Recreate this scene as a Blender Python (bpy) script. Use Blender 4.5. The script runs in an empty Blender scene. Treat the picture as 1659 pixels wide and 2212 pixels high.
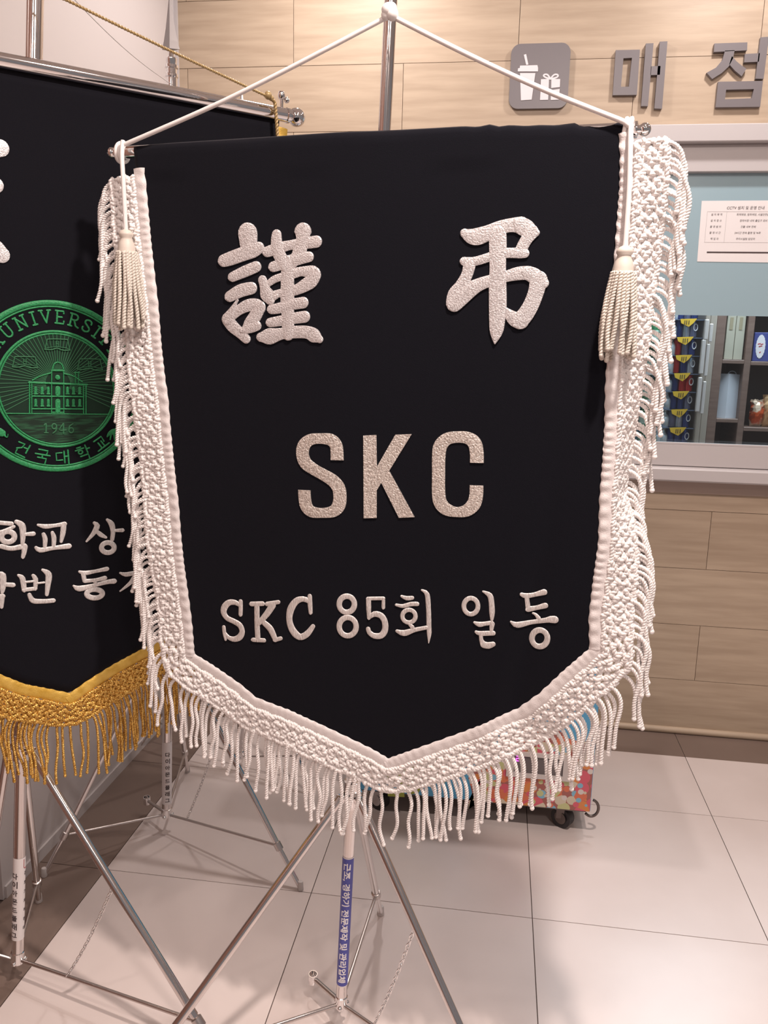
import bpy, math, random
import numpy as np
from mathutils import Vector, Matrix
PI = math.pi
SC = bpy.context.scene
COL = SC.collection
random.seed(7)

# ------------------------------------------------------------------ camera
FPX, PITCH, ROLL, YAW = 1762.7, 0.196994, 0.0230265, -0.1367015
CX, CY, CAMH = 829.5, 1106.0, 1.47
_f0 = np.array([math.sin(YAW), math.cos(YAW), 0]); _r0 = np.array([math.cos(YAW), -math.sin(YAW), 0]); _u0 = np.array([0, 0, 1.])
FWD = math.cos(PITCH) * _f0 - math.sin(PITCH) * _u0
_u1 = math.cos(PITCH) * _u0 + math.sin(PITCH) * _f0
RGT = math.cos(ROLL) * _r0 + math.sin(ROLL) * _u1
UPV = -math.sin(ROLL) * _r0 + math.cos(ROLL) * _u1
CAMP = np.array([0, 0, CAMH])
cam = bpy.data.cameras.new('camera'); camo = bpy.data.objects.new('camera', cam); COL.objects.link(camo)
cam.sensor_fit = 'VERTICAL'; cam.sensor_height = 24.0; cam.lens = 24.0 * FPX / 2212.0
cam.clip_start = 0.02; cam.clip_end = 60
M = Matrix.Identity(4)
for i in range(3):
    M[i][0] = RGT[i]; M[i][1] = UPV[i]; M[i][2] = -FWD[i]; M[i][3] = CAMP[i]
camo.matrix_world = M
SC.camera = camo

# ------------------------------------------------------------------ world, lights, exposure
SC.view_settings.view_transform = 'Standard'; SC.view_settings.look = 'None'
SC.view_settings.gamma = 1; SC.view_settings.use_curve_mapping = False
SC.view_settings.exposure = 0.0
wd = bpy.data.worlds.new('world'); SC.world = wd; wd.use_nodes = True
wd.node_tree.nodes['Background'].inputs[0].default_value = (0.86, 0.78, 0.78, 1)
wd.node_tree.nodes['Background'].inputs[1].default_value = 0.24

def area(name, loc, size, power, col, rot=(0, 0, 0), shape='DISK', sy=None, spread=PI):
    l = bpy.data.lights.new(name, 'AREA'); l.shape = shape; l.size = size
    if sy: l.size_y = sy
    l.energy = power; l.color = col; l.spread = spread
    o = bpy.data.objects.new(name, l); o.location = loc; o.rotation_euler = rot; COL.objects.link(o); return o
CEIL = 3.05
WARM = (1.0, 0.86, 0.79)
area('downlight_or_fill', (0.35, 0.75, CEIL - .03), 0.12, 57, WARM)
area('downlight_or_fill', (-0.75, 0.35, CEIL - .03), 0.14, 11, WARM)
area('downlight_or_fill', (1.6, 1.7, CEIL - .03), 0.14, 5, WARM)
area('downlight_or_fill', (-0.55, 2.65, CEIL - .03), 0.12, 17, (1, .93, .91))
area('downlight_or_fill', (0.75, 2.60, CEIL - .03), 0.12, 14, (1, .93, .91))
area('downlight_or_fill', (1.0, -1.0, CEIL - .03), 0.5, 30, WARM)  # unseen fill lamp added behind the camera to brighten the front
area('downlight_or_fill', (-0.6, -1.3, CEIL - .03), 0.5, 16, WARM)  # second added fill lamp, also unseen and without a fitting
area('shop_lamp_light', (1.2, 4.2, 2.55), 0.9, 60, (0.80, 0.92, 1.0))

# ------------------------------------------------------------------ projection helpers (measured geometry -> metres)
def ray(x, y): return FWD + (x - CX) / FPX * RGT - (y - CY) / FPX * UPV
def at_z(x, y, z): d = ray(x, y); return CAMP + d * ((z - CAMH) / d[2])
def at_y(x, y, Y): d = ray(x, y); return CAMP + d * (Y / d[1])
class Plane:
    def __init__(s, p, q):
        s.o = np.array([p[0], p[1], 0.]); d = np.array([q[0] - p[0], q[1] - p[1], 0.]); s.L = np.linalg.norm(d)
        s.d = d / s.L; s.n = np.array([-s.d[1], s.d[0], 0])     # n points away from the camera
        s.ang = math.atan2(s.d[1], s.d[0])
    def __call__(s, x, y, off=0.):                            # pixel -> (a, z) on the plane moved 'off' towards the camera
        d = ray(x, y); o = s.o - s.n * off
        t = ((o - CAMP) @ s.n) / (d @ s.n); p = CAMP + d * t
        return ((p - s.o) @ s.d, p[2])
    def px(s, x, y):                                          # metres per pixel there
        a = s(x, y); b = s(x, y + 1); return math.hypot(a[0] - b[0], a[1] - b[1])
BAR1L, BAR1R = at_z(245, 330, 1.81), at_z(1385, 280, 1.81)
ZB2 = 1.965
PL1 = Plane(BAR1L, BAR1R)
BAR2R, _b2 = at_z(633, 252, ZB2), at_z(0, 130, ZB2)
PL2 = Plane(_b2, BAR2R)
WALLY, WALLX = 3.149, -1.25

# ------------------------------------------------------------------ mesh builder
class MB:
    def __init__(s): s.v = []; s.f = []; s.m = []
    def add(s, vs, fs, mi=0):
        b = len(s.v); s.v += [tuple(map(float, v)) for v in vs]; s.f += [tuple(b + i for i in f) for f in fs]; s.m += [mi] * len(fs)
    def box(s, x0, x1, y0, y1, z0, z1, mi=0):
        s.add([(x0, y0, z0), (x1, y0, z0), (x1, y1, z0), (x0, y1, z0), (x0, y0, z1), (x1, y0, z1), (x1, y1, z1), (x0, y1, z1)],
              [(0, 3, 2, 1), (4, 5, 6, 7), (0, 1, 5, 4), (1, 2, 6, 5), (2, 3, 7, 6), (3, 0, 4, 7)], mi)
    def bbox(s, x0, x1, y0, y1, z0, z1, c=.004, mi=0):         # chamfered box
        xs = (x0, x1); ys = (y0, y1); zs = (z0, z1); V = []; F = []; idx = {}
        for i in (0, 1):
            for j in (0, 1):
                for k in (0, 1):
                    sx, sy, sz = (c if i == 0 else -c), (c if j == 0 else -c), (c if k == 0 else -c)
                    for n, p in enumerate(((xs[i], ys[j] + sy, zs[k] + sz), (xs[i] + sx, ys[j], zs[k] + sz), (xs[i] + sx, ys[j] + sy, zs[k]))):
                        idx[i, j, k, n] = len(V); V.append(p)
        g = lambda i, j, k, n: idx[i, j, k, n]
        for i in (0, 1): F.append((g(i, 0, 0, 0), g(i, 1, 0, 0), g(i, 1, 1, 0), g(i, 0, 1, 0)))
        for j in (0, 1): F.append((g(0, j, 0, 1), g(1, j, 0, 1), g(1, j, 1, 1), g(0, j, 1, 1)))
        for k in (0, 1): F.append((g(0, 0, k, 2), g(1, 0, k, 2), g(1, 1, k, 2), g(0, 1, k, 2)))
        for i in (0, 1):
            for j in (0, 1): F.append((g(i, j, 0, 0), g(i, j, 1, 0), g(i, j, 1, 1), g(i, j, 0, 1)))
            for k in (0, 1): F.append((g(i, 0, k, 0), g(i, 1, k, 0), g(i, 1, k, 2), g(i, 0, k, 2)))
        for j in (0, 1):
            for k in (0, 1): F.append((g(0, j, k, 1), g(1, j, k, 1), g(1, j, k, 2), g(0, j, k, 2)))
        for i in (0, 1):
            for j in (0, 1):
                for k in (0, 1): F.append((g(i, j, k, 0), g(i, j, k, 1), g(i, j, k, 2)))
        s.add(V, F, mi)
    def tube(s, pts, rad, n=10, caps=True, mi=0, closed=False):
        P = [np.array(p, float) for p in pts]; N = len(P)
        R = rad if hasattr(rad, '__len__') else [rad] * N
        T = []
        for i in range(N):
            a = P[(i - 1) % N] if (closed or i > 0) else P[0]; b = P[(i + 1) % N] if (closed or i < N - 1) else P[-1]
            t = b - a; T.append(t / (np.linalg.norm(t) + 1e-12))
        r = np.cross(T[0], (0, 0, 1.));
        if np.linalg.norm(r) < 1e-3: r = np.cross(T[0], (1., 0, 0))
        r /= np.linalg.norm(r); V = []; F = []
        for i in range(N):
            r = r - T[i] * (r @ T[i]); r /= np.linalg.norm(r); u = np.cross(T[i], r)
            for k in range(n):
                a = 2 * PI * k / n; V.append(P[i] + R[i] * (math.cos(a) * r + math.sin(a) * u))
        for i in range(N if closed else N - 1):
            j = (i + 1) % N
            for k in range(n): F.append((i * n + k, i * n + (k + 1) % n, j * n + (k + 1) % n, j * n + k))
        if caps and not closed: F.append(tuple(range(n - 1, -1, -1))); F.append(tuple((N - 1) * n + k for k in range(n)))
        s.add(V, F, mi)
    def rope(s, pts, w=.0072, pitch=.0085, n=5, seg=7, plies=2, mi=0, phase=0., knob=0.):
        P = np.array(pts, float); D = np.r_[0, np.cumsum(np.linalg.norm(np.diff(P, axis=0), axis=1))]; L = D[-1]
        N = max(4, int(L / pitch * seg)); S = np.linspace(0, L, N)
        Q = np.stack([np.interp(S, D, P[:, k]) for k in range(3)], 1)
        T = np.gradient(Q, axis=0); T /= np.linalg.norm(T, axis=1)[:, None] + 1e-12
        r = np.cross(T[0], (0, 1., 0)); r = np.cross(T[0], (1., 0, 0)) if np.linalg.norm(r) < .1 else r
        Rr = []
        for i in range(N): r = r - T[i] * (r @ T[i]); r = r / np.linalg.norm(r); Rr.append(r)
        Rr = np.array(Rr); U = np.cross(T, Rr)
        for p in range(plies):
            a = 2 * PI * S / pitch + phase + 2 * PI * p / plies
            C = Q + (Rr * np.cos(a)[:, None] + U * np.sin(a)[:, None]) * (w * .215)
            s.tube(C, w * .30, n, True, mi)
        if knob: s.ball(Q[-1], knob, mi)
    def ball(s, c, r, mi=0, n=8, m=6, sz=1.):
        V = []; F = []
        for i in range(m + 1):
            t = PI * i / m
            for k in range(n): V.append((c[0] + r * math.sin(t) * math.cos(2 * PI * k / n), c[1] + r * math.sin(t) * math.sin(2 * PI * k / n), c[2] + r * sz * math.cos(t)))
        for i in range(m):
            for k in range(n): F.append((i * n + k, (i + 1) * n + k, (i + 1) * n + (k + 1) % n, i * n + (k + 1) % n))
        s.add(V, F, mi)
    def lathe(s, prof, c=(0, 0, 0), n=20, mi=0, axis=None):
        V = []; F = []; m = len(prof)
        A = np.array(axis if axis is not None else (0, 0, 1.), float); A /= np.linalg.norm(A)
        r = np.cross(A, (0, 1., 0)); r = np.cross(A, (1., 0, 0)) if np.linalg.norm(r) < .1 else r
        r /= np.linalg.norm(r); u = np.cross(A, r); c = np.array(c, float)
        for rr, z in prof:
            for k in range(n): a = 2 * PI * k / n; V.append(c + A * z + rr * (math.cos(a) * r + math.sin(a) * u))
        for i in range(m - 1):
            for k in range(n): F.append((i * n + k, i * n + (k + 1) % n, (i + 1) * n + (k + 1) % n, (i + 1) * n + k))
        F.append(tuple(range(n - 1, -1, -1))); F.append(tuple((m - 1) * n + k for k in range(n)))
        s.add(V, F, mi)
    def prism(s, poly, y0, y1, mi=0):                         # poly in (x, z); front at y0 (towards the camera)
        n = len(poly); V = [(p[0], y0, p[1]) for p in poly] + [(p[0], y1, p[1]) for p in poly]
        F = [tuple(range(n)), tuple(range(2 * n - 1, n - 1, -1))] + [(i, i + n, (i + 1) % n + n, (i + 1) % n) for i in range(n)]
        s.add(V, F, mi)
    def frame(s, outer, inner, y0, y1, mi=0):
        n = len(outer); V = [(p[0], y0, p[1]) for p in outer] + [(p[0], y0, p[1]) for p in inner] + [(p[0], y1, p[1]) for p in outer] + [(p[0], y1, p[1]) for p in inner]
        F = []
        for i in range(n):
            j = (i + 1) % n
            F += [(i, j, n + j, n + i), (2 * n + i, 3 * n + i, 3 * n + j, 2 * n + j), (i, 2 * n + i, 2 * n + j, j), (n + i, n + j, 3 * n + j, 3 * n + i)]
        s.add(V, F, mi)
    def ribbon(s, pts, H=.0022, off=.0, ysurf=None, round_=True, step=.004, mi=0, smooth=True, flat=False):
        """a raised stroke in the (x, z) plane: pts = (x, z, halfwidth); ysurf(x, z) gives the cloth's own y"""
        P = np.array(pts, float)
        if smooth and len(P) > 2:
            Q = []
            for i in range(len(P) - 1):
                p0 = P[max(i - 1, 0)]; p1 = P[i]; p2 = P[i + 1]; p3 = P[min(i + 2, len(P) - 1)]
                k = max(2, int(np.linalg.norm((p2 - p1)[:2]) / step))
                for j in range(k):
                    t = j / k; Q.append(.5 * ((2 * p1) + (-p0 + p2) * t + (2 * p0 - 5 * p1 + 4 * p2 - p3) * t * t + (-p0 + 3 * p1 - 3 * p2 + p3) * t ** 3))
            Q.append(P[-1]); P = np.array(Q)
        elif len(P) == 2:
            k = max(2, int(np.linalg.norm((P[1] - P[0])[:2]) / step)); P = np.array([P[0] + (P[1] - P[0]) * j / k for j in range(k + 1)])
        T = np.gradient(P[:, :2], axis=0); T /= np.linalg.norm(T, axis=1)[:, None] + 1e-12
        if round_:
            a, b = P[0], P[-1]; pre = []; post = []
            for k in (.985, .9, .72, .4): pre.append((a[0] - T[0][0] * a[2] * k, a[1] - T[0][1] * a[2] * k, a[2] * math.sqrt(1 - k * k)))
            for k in (.4, .72, .9, .985): post.append((b[0] + T[-1][0] * b[2] * k, b[1] + T[-1][1] * b[2] * k, b[2] * math.sqrt(1 - k * k)))
            P = np.vstack([pre, P, post]); T = np.vstack([[T[0]] * 4, T, [T[-1]] * 4])
        prof = ((-1, 0), (-.97, .75), (-.75, .95), (0, 1), (.75, .95), (.97, .75), (1, 0)) if flat else ((-1, 0), (-.9, .55), (-.55, .88), (0, 1), (.55, .88), (.9, .55), (1, 0))
        K = len(prof); V = []; F = []
        for i in range(len(P)):
            nx, nz = -T[i][1], T[i][0]
            for (q, hh) in prof:
                x = P[i][0] + nx * q * P[i][2]; z = P[i][1] + nz * q * P[i][2]
                V.append((x, (ysurf(x, z) if ysurf else 0.) - off - H * hh, z))
        for i in range(len(P) - 1):
            for k in range(K - 1): F.append((i * K + k, i * K + k + 1, (i + 1) * K + k + 1, (i + 1) * K + k))
        F.append(tuple(range(K))); F.append(tuple((len(P) - 1) * K + k for k in reversed(range(K))))
        s.add(V, F, mi)
    def mesh(s, name, mats, smooth=None):
        me = bpy.data.meshes.new(name); me.from_pydata(s.v, [], s.f)
        for m in (mats if isinstance(mats, (list, tuple)) else [mats]): me.materials.append(m)
        if any(s.m): me.polygons.foreach_set('material_index', s.m)
        import bmesh
        bm = bmesh.new(); bm.from_mesh(me); bmesh.ops.recalc_face_normals(bm, faces=bm.faces); bm.to_mesh(me); bm.free()
        if smooth is not None:
            me.shade_smooth()
            if smooth < 3.1: me.set_sharp_from_angle(angle=smooth)
        me.update(); return me
    def build(s, name, mats, parent=None, loc=(0, 0, 0), smooth=None, **kw):
        o = bpy.data.objects.new(name, s.mesh(name, mats, smooth)); COL.objects.link(o); o.location = loc
        if parent: o.parent = parent
        for k, v in kw.items(): o[k] = v
        return o
def inst(name, me, parent=None, loc=(0, 0, 0), rot=(0, 0, 0), scale=(1, 1, 1), mat=None, **kw):
    o = bpy.data.objects.new(name, me); COL.objects.link(o); o.location = loc; o.rotation_euler = rot; o.scale = scale
    if parent: o.parent = parent
    if mat: o.material_slots[0].link = 'OBJECT'; o.material_slots[0].material = mat
    for k, v in kw.items(): o[k] = v
    return o
def root(name, loc=(0, 0, 0), rz=0., **kw):
    o = bpy.data.objects.new(name, None); COL.objects.link(o); o.location = loc; o.rotation_euler = (0, 0, rz); o.empty_display_size = .05
    for k, v in kw.items(): o[k] = v
    return o

# ------------------------------------------------------------------ materials
def mat(name, col, rough=.5, metal=0., col2=None, nscale=8., nstretch=(1, 1, 1), bump=0., bscale=None, spec=None, sheen=0., emit=0., trans=0., coat=0., detail=4., objrand=0., sub=0., coords='Object', ramp=(.35, .65), sheencol=None):
    m = bpy.data.materials.new(name); m.use_nodes = True; nt = m.node_tree; b = nt.nodes['Principled BSDF']
    b.inputs['Base Color'].default_value = (*col, 1); b.inputs['Roughness'].default_value = rough; b.inputs['Metallic'].default_value = metal
    if spec is not None: b.inputs['Specular IOR Level'].default_value = spec
    if sheen: b.inputs['Sheen Weight'].default_value = sheen; b.inputs['Sheen Roughness'].default_value = .45
    if sheencol: b.inputs['Sheen Tint'].default_value = (*sheencol, 1)
    if trans: b.inputs['Transmission Weight'].default_value = trans
    if coat: b.inputs['Coat Weight'].default_value = coat; b.inputs['Coat Roughness'].default_value = .08
    if emit: b.inputs['Emission Color'].default_value = (*col, 1); b.inputs['Emission Strength'].default_value = emit
    if sub: b.inputs['Subsurface Weight'].default_value = sub; b.inputs['Subsurface Radius'].default_value = (.01, .008, .006)
    if col2 or bump:
        tc = nt.nodes.new('ShaderNodeTexCoord'); mp = nt.nodes.new('ShaderNodeMapping'); mp.inputs['Scale'].default_value = nstretch
        nt.links.new(tc.outputs[coords], mp.inputs['Vector']); vec = mp.outputs['Vector']
        if objrand:
            oi = nt.nodes.new('ShaderNodeObjectInfo'); ml = nt.nodes.new('ShaderNodeMath'); ml.operation = 'MULTIPLY'; ml.inputs[1].default_value = objrand * 37.
            nt.links.new(oi.outputs['Random'], ml.inputs[0]); nt.links.new(ml.outputs[0], mp.inputs['Location'])
        nz = nt.nodes.new('ShaderNodeTexNoise'); nz.inputs['Scale'].default_value = nscale; nz.inputs['Detail'].default_value = detail
        nt.links.new(vec, nz.inputs['Vector'])
        if col2:
            cr = nt.nodes.new('ShaderNodeValToRGB'); cr.color_ramp.elements[0].color = (*col, 1); cr.color_ramp.elements[1].color = (*col2, 1)
            cr.color_ramp.elements[0].position, cr.color_ramp.elements[1].position = ramp
            nt.links.new(nz.outputs['Fac'], cr.inputs['Fac']); nt.links.new(cr.outputs['Color'], b.inputs['Base Color'])
        if bump:
            n2 = nz
            if bscale: n2 = nt.nodes.new('ShaderNodeTexNoise'); n2.inputs['Scale'].default_value = bscale; n2.inputs['Detail'].default_value = 2; nt.links.new(vec, n2.inputs['Vector'])
            bp = nt.nodes.new('ShaderNodeBump'); bp.inputs['Strength'].default_value = bump; bp.inputs['Distance'].default_value = .002
            nt.links.new(n2.outputs['Fac'], bp.inputs['Height']); nt.links.new(bp.outputs['Normal'], b.inputs['Normal'])
    return m
M_floor = mat('floor_porcelain', (.60, .515, .485), .30, col2=(.67, .585, .555), nscale=2.2, bump=.03, bscale=90, spec=.45, objrand=1.)
M_floordk = mat('dark_floor_porcelain', (.165, .118, .098), .32, col2=(.20, .145, .12), nscale=3, spec=.45, objrand=1.)
M_grout = mat('grout', (.10, .07, .06), .9)
M_wood = mat('wood_grain_wall_porcelain', (.40, .30, .215), .42, col2=(.48, .37, .27), nscale=3.0, nstretch=(1.2, 1, 13), bump=.05, bscale=30, objrand=1., spec=.35, detail=6)
M_joint = mat('wall_joint', (.16, .10, .065), .9)
M_leftwall = mat('glossy_lilac_panel', (.56, .51, .50), .22, spec=.5)
M_marble = mat('brown_marble', (.16, .08, .06), .25, col2=(.30, .17, .13), nscale=14, detail=8)
M_ceil = mat('ceiling_paint', (.75, .72, .70), .8)
M_chrome = mat('polished_steel', (.78, .74, .73), .13, 1.)
M_chrome2 = mat('bright_chrome', (.86, .84, .84), .06, 1.)
M_satin = mat('satin_metal', (.62, .57, .55), .3, 1.)
M_spear = mat('dull_spear_metal', (.36, .34, .34), .35, .9)
M_darkmetal = mat('dark_metal', (.16, .13, .12), .4, .8)
M_velvet = mat('black_velvet', (.0058, .0062, .0098), .95, spec=.10, sheen=.08, sheencol=(1., .85, .85), bump=.25, bscale=900)
M_velvet2 = mat('black_velvet_left', (.0068, .0068, .0100), .95, spec=.1, sheen=.08, sheencol=(1., .85, .9), bump=.25, bscale=900)
M_silver = mat('silver_embroidery', (.58, .55, .55), .38, .5, col2=(.88, .86, .87), nscale=420, bump=.55, bscale=420, detail=2)
M_silver2 = mat('silver_satin_stitch', (.60, .56, .54), .40, .35, col2=(.90, .86, .84), nscale=160, nstretch=(6, 1, 1), bump=.6, detail=2)
M_glit = mat('champagne_glitter', (.50, .45, .41), .34, .55, col2=(.90, .84, .78), nscale=330, bump=1., bscale=330, detail=2, ramp=(.3, .62))
M_white = mat('white_cord', (.86, .815, .795), .55, sheen=.15, sub=.0)
M_tape = mat('white_twill_tape', (.76, .71, .70), .6, bump=.3, bscale=500)
M_cream = mat('cream_cord', (.66, .60, .53), .55)
M_creamcap = mat('cream_wood_cap', (.66, .59, .52), .5, bump=.2, bscale=60)
M_gold = mat('gold_lurex', (.42, .20, .025), .28, .6, col2=(.95, .62, .18), nscale=300, bump=.4, bscale=500)
M_goldtape = mat('gold_tape', (.62, .37, .05), .5, .25, col2=(.74, .48, .10), nscale=60, bump=.4, bscale=400)
M_goldcord = mat('gold_cord', (.40, .28, .13), .45, .3)
M_green = mat('green_embroidery', (.012, .19, .060), .5, col2=(.022, .30, .10), nscale=300, bump=.6)
M_green2 = mat('thin_green_thread', (.026, .14, .06), .6)
M_greendk = mat('dark_green_cloth', (.002, .022, .010), .9)
M_greenpat = mat('green_hatching', (.002, .018, .008), .8, col2=(.012, .075, .032), nscale=30, nstretch=(1, 1, 9), ramp=(.45, .6))
M_sign = mat('grey_acrylic', (.155, .135, .14), .4)
M_signw = mat('white_vinyl', (.70, .65, .66), .5)
M_frame = mat('white_pvc', (.50, .46, .455), .38)
M_steel = mat('brushed_strip', (.42, .32, .27), .3, .7)
M_sticker = mat('white_sticker', (.80, .75, .74), .35)
M_blue = mat('blue_sticker', (.075, .085, .37), .35)
M_ink = mat('dark_ink', (.05, .03, .03), .6)
M_red = mat('red_ink', (.35, .02, .02), .5)
M_inkw = mat('white_ink', (.85, .82, .84), .5)
M_black = mat('black_rubber', (.025, .022, .024), .5)
M_plasticw = mat('pale_plastic', (.55, .50, .48), .4)

def text_obj(name, body, m, parent, fn, size, bold=0., sub=False, **kw):
    """flat lettering; fn maps glyph coordinates (x right, y up; metres) to 3-D"""
    c = bpy.data.curves.new('lettering', 'FONT'); c.body = body; c.size = size; c.align_x = 'CENTER'; c.align_y = 'CENTER'; c.offset = bold; c.resolution_u = 2
    o = bpy.data.objects.new('lettering', c); COL.objects.link(o); bpy.context.view_layer.update()
    me = bpy.data.meshes.new_from_object(o.evaluated_get(bpy.context.evaluated_depsgraph_get()))
    bpy.data.objects.remove(o)
    if sub:
        import bmesh
        bm = bmesh.new(); bm.from_mesh(me); bmesh.ops.triangulate(bm, faces=bm.faces); bmesh.ops.subdivide_edges(bm, edges=[e for e in bm.edges if e.calc_length() > size * .12], cuts=3, use_grid_fill=True); bm.to_mesh(me); bm.free()
    for v in me.vertices: v.co = Vector(fn(v.co.x, v.co.y))
    me.name = name; me.materials.clear(); me.materials.append(m)
    o = bpy.data.objects.new(name, me); COL.objects.link(o)
    if parent: o.parent = parent
    for k, v in kw.items(): o[k] = v
    return o

# ================================================================== SETTING
mb = MB(); mb.box(-1.6, 4.2, -3, 3.4, -.12, -.003); FLOOR = mb.build('floor', M_grout, kind='structure')
def tile_piece(x0, x1, y0, y1, is_dark):
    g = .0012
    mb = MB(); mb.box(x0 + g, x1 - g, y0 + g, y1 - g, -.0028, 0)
    mb.build('dark_tile' if is_dark else 'tile', M_floordk if is_dark else M_floor, FLOOR)  # darker colour in a strip along the left and back walls
TX, TY, TS = .1533 - 3 * .599, 1.9514 - 7 * .599, .599
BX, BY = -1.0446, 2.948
for i in range(9):
    for j in range(9):
        x0, x1, y0, y1 = TX + i * TS, TX + (i + 1) * TS, TY + j * TS, TY + (j + 1) * TS
        x0, y1, x1 = max(x0, WALLX), min(y1, WALLY), min(x1, 3.6)
        if x1 - x0 < .01 or y1 - y0 < .01: continue
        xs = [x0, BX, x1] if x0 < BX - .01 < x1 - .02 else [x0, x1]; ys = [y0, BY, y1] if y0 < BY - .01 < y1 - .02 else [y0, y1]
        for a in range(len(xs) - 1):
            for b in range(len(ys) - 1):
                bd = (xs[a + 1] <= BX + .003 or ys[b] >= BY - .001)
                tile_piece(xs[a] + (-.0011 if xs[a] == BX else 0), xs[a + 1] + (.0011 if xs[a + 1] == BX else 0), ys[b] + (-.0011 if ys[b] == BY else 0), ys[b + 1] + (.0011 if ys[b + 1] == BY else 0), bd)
# back wall with window opening
HX0, HX1, HZ0, HZ1 = .40, 2.30, 1.02, 2.235
mb = MB()
yb0, yb1 = WALLY + .006, WALLY + .12
mb.box(WALLX - .1, HX0, yb0, yb1, 0, CEIL); mb.box(HX1, 3.6, yb0, yb1, 0, CEIL); mb.box(HX0, HX1, yb0, yb1, 0, HZ0); mb.box(HX0, HX1, yb0, yb1, HZ1, CEIL)
WB = mb.build('wall_back', M_joint, kind='structure')
RH, RW = .2248, .806
for k in range(14):
    z0, z1 = k * RH, min((k + 1) * RH, CEIL)
    x = -.4 - RW * 2 + (.4 if k % 2 == 0 else 0.003)
    xs0 = -.4 - RW * 2 if k % 2 == 0 else -RW * 2 + .003
    n = -1
    for q in range(8):
        x0, x1 = xs0 + q * RW, xs0 + (q + 1) * RW
        x0, x1 = max(x0, WALLX), min(x1, 3.6)
        if x1 - x0 < .02: continue
        mb = MB(); g = .0009; R = [(x0, x1, z0, z1)]
        if x1 > HX0 and x0 < HX1 and z1 > HZ0 and z0 < HZ1:
            R = []
            if x0 < HX0: R.append((x0, HX0 + g, z0, z1))
            if x1 > HX1: R.append((HX1 - g, x1, z0, z1))
            a, b = max(x0, HX0), min(x1, HX1)
            if z0 < HZ0: R.append((a, b, z0, HZ0 + g))
            if z1 > HZ1: R.append((a, b, HZ1 - g, z1))
        for r in R: mb.box(r[0] + g, r[1] - g, WALLY + random.uniform(-.0004, .0004), yb0 + .002, r[2] + g, r[3] - g)
        if R: mb.build('tile', M_wood, WB)
mb = MB(); mb.tube([(WALLX, WALLY - .001, .012), (3.6, WALLY - .001, .012)], .014, 10); mb.build('baseboard_back', M_wood, smooth=1., kind='structure')
mb = MB(); mb.box(WALLX - .12, WALLX, 1.782, WALLY + .05, 0, CEIL); mb.build('wall_left', M_leftwall, kind='structure')
mb = MB(); mb.box(WALLX - .16, WALLX - .02, -2.4, 1.782, 0, CEIL); mb.build('wall_left', M_marble, kind='structure')
mb = MB(); mb.box(WALLX, WALLX + .006, 1.79, WALLY, 0, .035); mb.build('baseboard_left', M_leftwall, kind='structure')
mb = MB(); mb.box(WALLX, WALLX + .012, WALLY - .012, WALLY, 0, CEIL); mb.build('trim_1', M_frame, kind='structure')
mb = MB(); mb.box(-1.6, 3.8, -2.6, 3.3, CEIL, CEIL + .1); CE = mb.build('ceiling', M_ceil, kind='structure')
def downlight(x, y, r, lab):
    t = root('downlight', (x, y, CEIL), label=lab, category='ceiling light', group='ceiling downlights')
    mb = MB(); mb.lathe([(r + .03, -.001), (r + .03, -.012), (r + .012, -.02), (r + .004, -.02), (r + .004, -.004), (r + .03, -.001)], n=28); mb.build('trim_ring', M_frame, t, smooth=.6)
for x, y, r, lb in [(.35, .75, .06, 'in front of the foreground banner'), (-.75, .35, .07, 'over the left banner'), (1.6, 1.7, .07, 'to the right of the serving hatch'), (-.55, 2.65, .06, 'close to the left end of the back wall'), (.75, 2.6, .06, 'close above the shop sign')]:
    downlight(x, y, r, 'round recessed ceiling downlight ' + lb)

# ================================================================== WINDOW / SERVING HATCH
t = root('window_1', (0, 0, 0), kind='structure')
mb = MB(); Y0 = WALLY - .045
mb.bbox(HX0 - .03, HX1 + .03, Y0, WALLY + .05, 2.190, HZ1 + .012, .003); mb.build('window_frame', M_frame, t)
mb = MB(); mb.bbox(HX0, HX1, Y0 + .035, WALLY + .06, 2.10, 2.190, .002); mb.build('head_rail', M_frame, t)
mb = MB(); mb.bbox(HX0 - .03, HX0 + .05, Y0, WALLY + .05, 1.07, 2.190, .003); mb.build('jamb', M_frame, t)
mb = MB(); mb.bbox(HX1 - .05, HX1 + .03, Y0, WALLY + .05, 1.07, 2.190, .003); mb.build('jamb', M_frame, t)
mb = MB(); mb.bbox(HX0, HX1, Y0 + .02, WALLY + .06, 1.07, 1.15, .002); mb.box(HX0, HX1, Y0 + .02, Y0 + .026, 1.15, 1.157); mb.build('bottom_rail', M_frame, t)
mb = MB(); mb.bbox(HX0 - .03, HX1 + .03, Y0 - .03, WALLY + .05, 1.018, 1.068, .006); mb.build('window_sill', M_frame, t)
mb = MB(); mb.box(HX0 - .02, HX1 + .02, WALLY - .012, WALLY - .001, .967, 1.016); mb.build('under_strip', M_steel, t)
M_film = mat('frosted_blue_film', (.31, .43, .48), .22, spec=.6, coat=.3)
mb = MB(); mb.box(HX0 + .05, HX1 - .05, WALLY + .018, WALLY + .022, 1.616, 2.10); mb.build('frosted_panel', M_film, t)
M_glass = bpy.data.materials.new('clear_pane'); M_glass.use_nodes = True
_n = M_glass.node_tree; _n.nodes.clear(); _o = _n.nodes.new('ShaderNodeOutputMaterial'); _m = _n.nodes.new('ShaderNodeMixShader'); _t = _n.nodes.new('ShaderNodeBsdfTransparent'); _g = _n.nodes.new('ShaderNodeBsdfGlossy')
_t.inputs[0].default_value = (.93, .96, .97, 1); _g.inputs['Roughness'].default_value = .03; _m.inputs[0].default_value = .05
_n.links.new(_t.outputs[0], _m.inputs[1]); _n.links.new(_g.outputs[0], _m.inputs[2]); _n.links.new(_m.outputs[0], _o.inputs[0])
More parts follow.
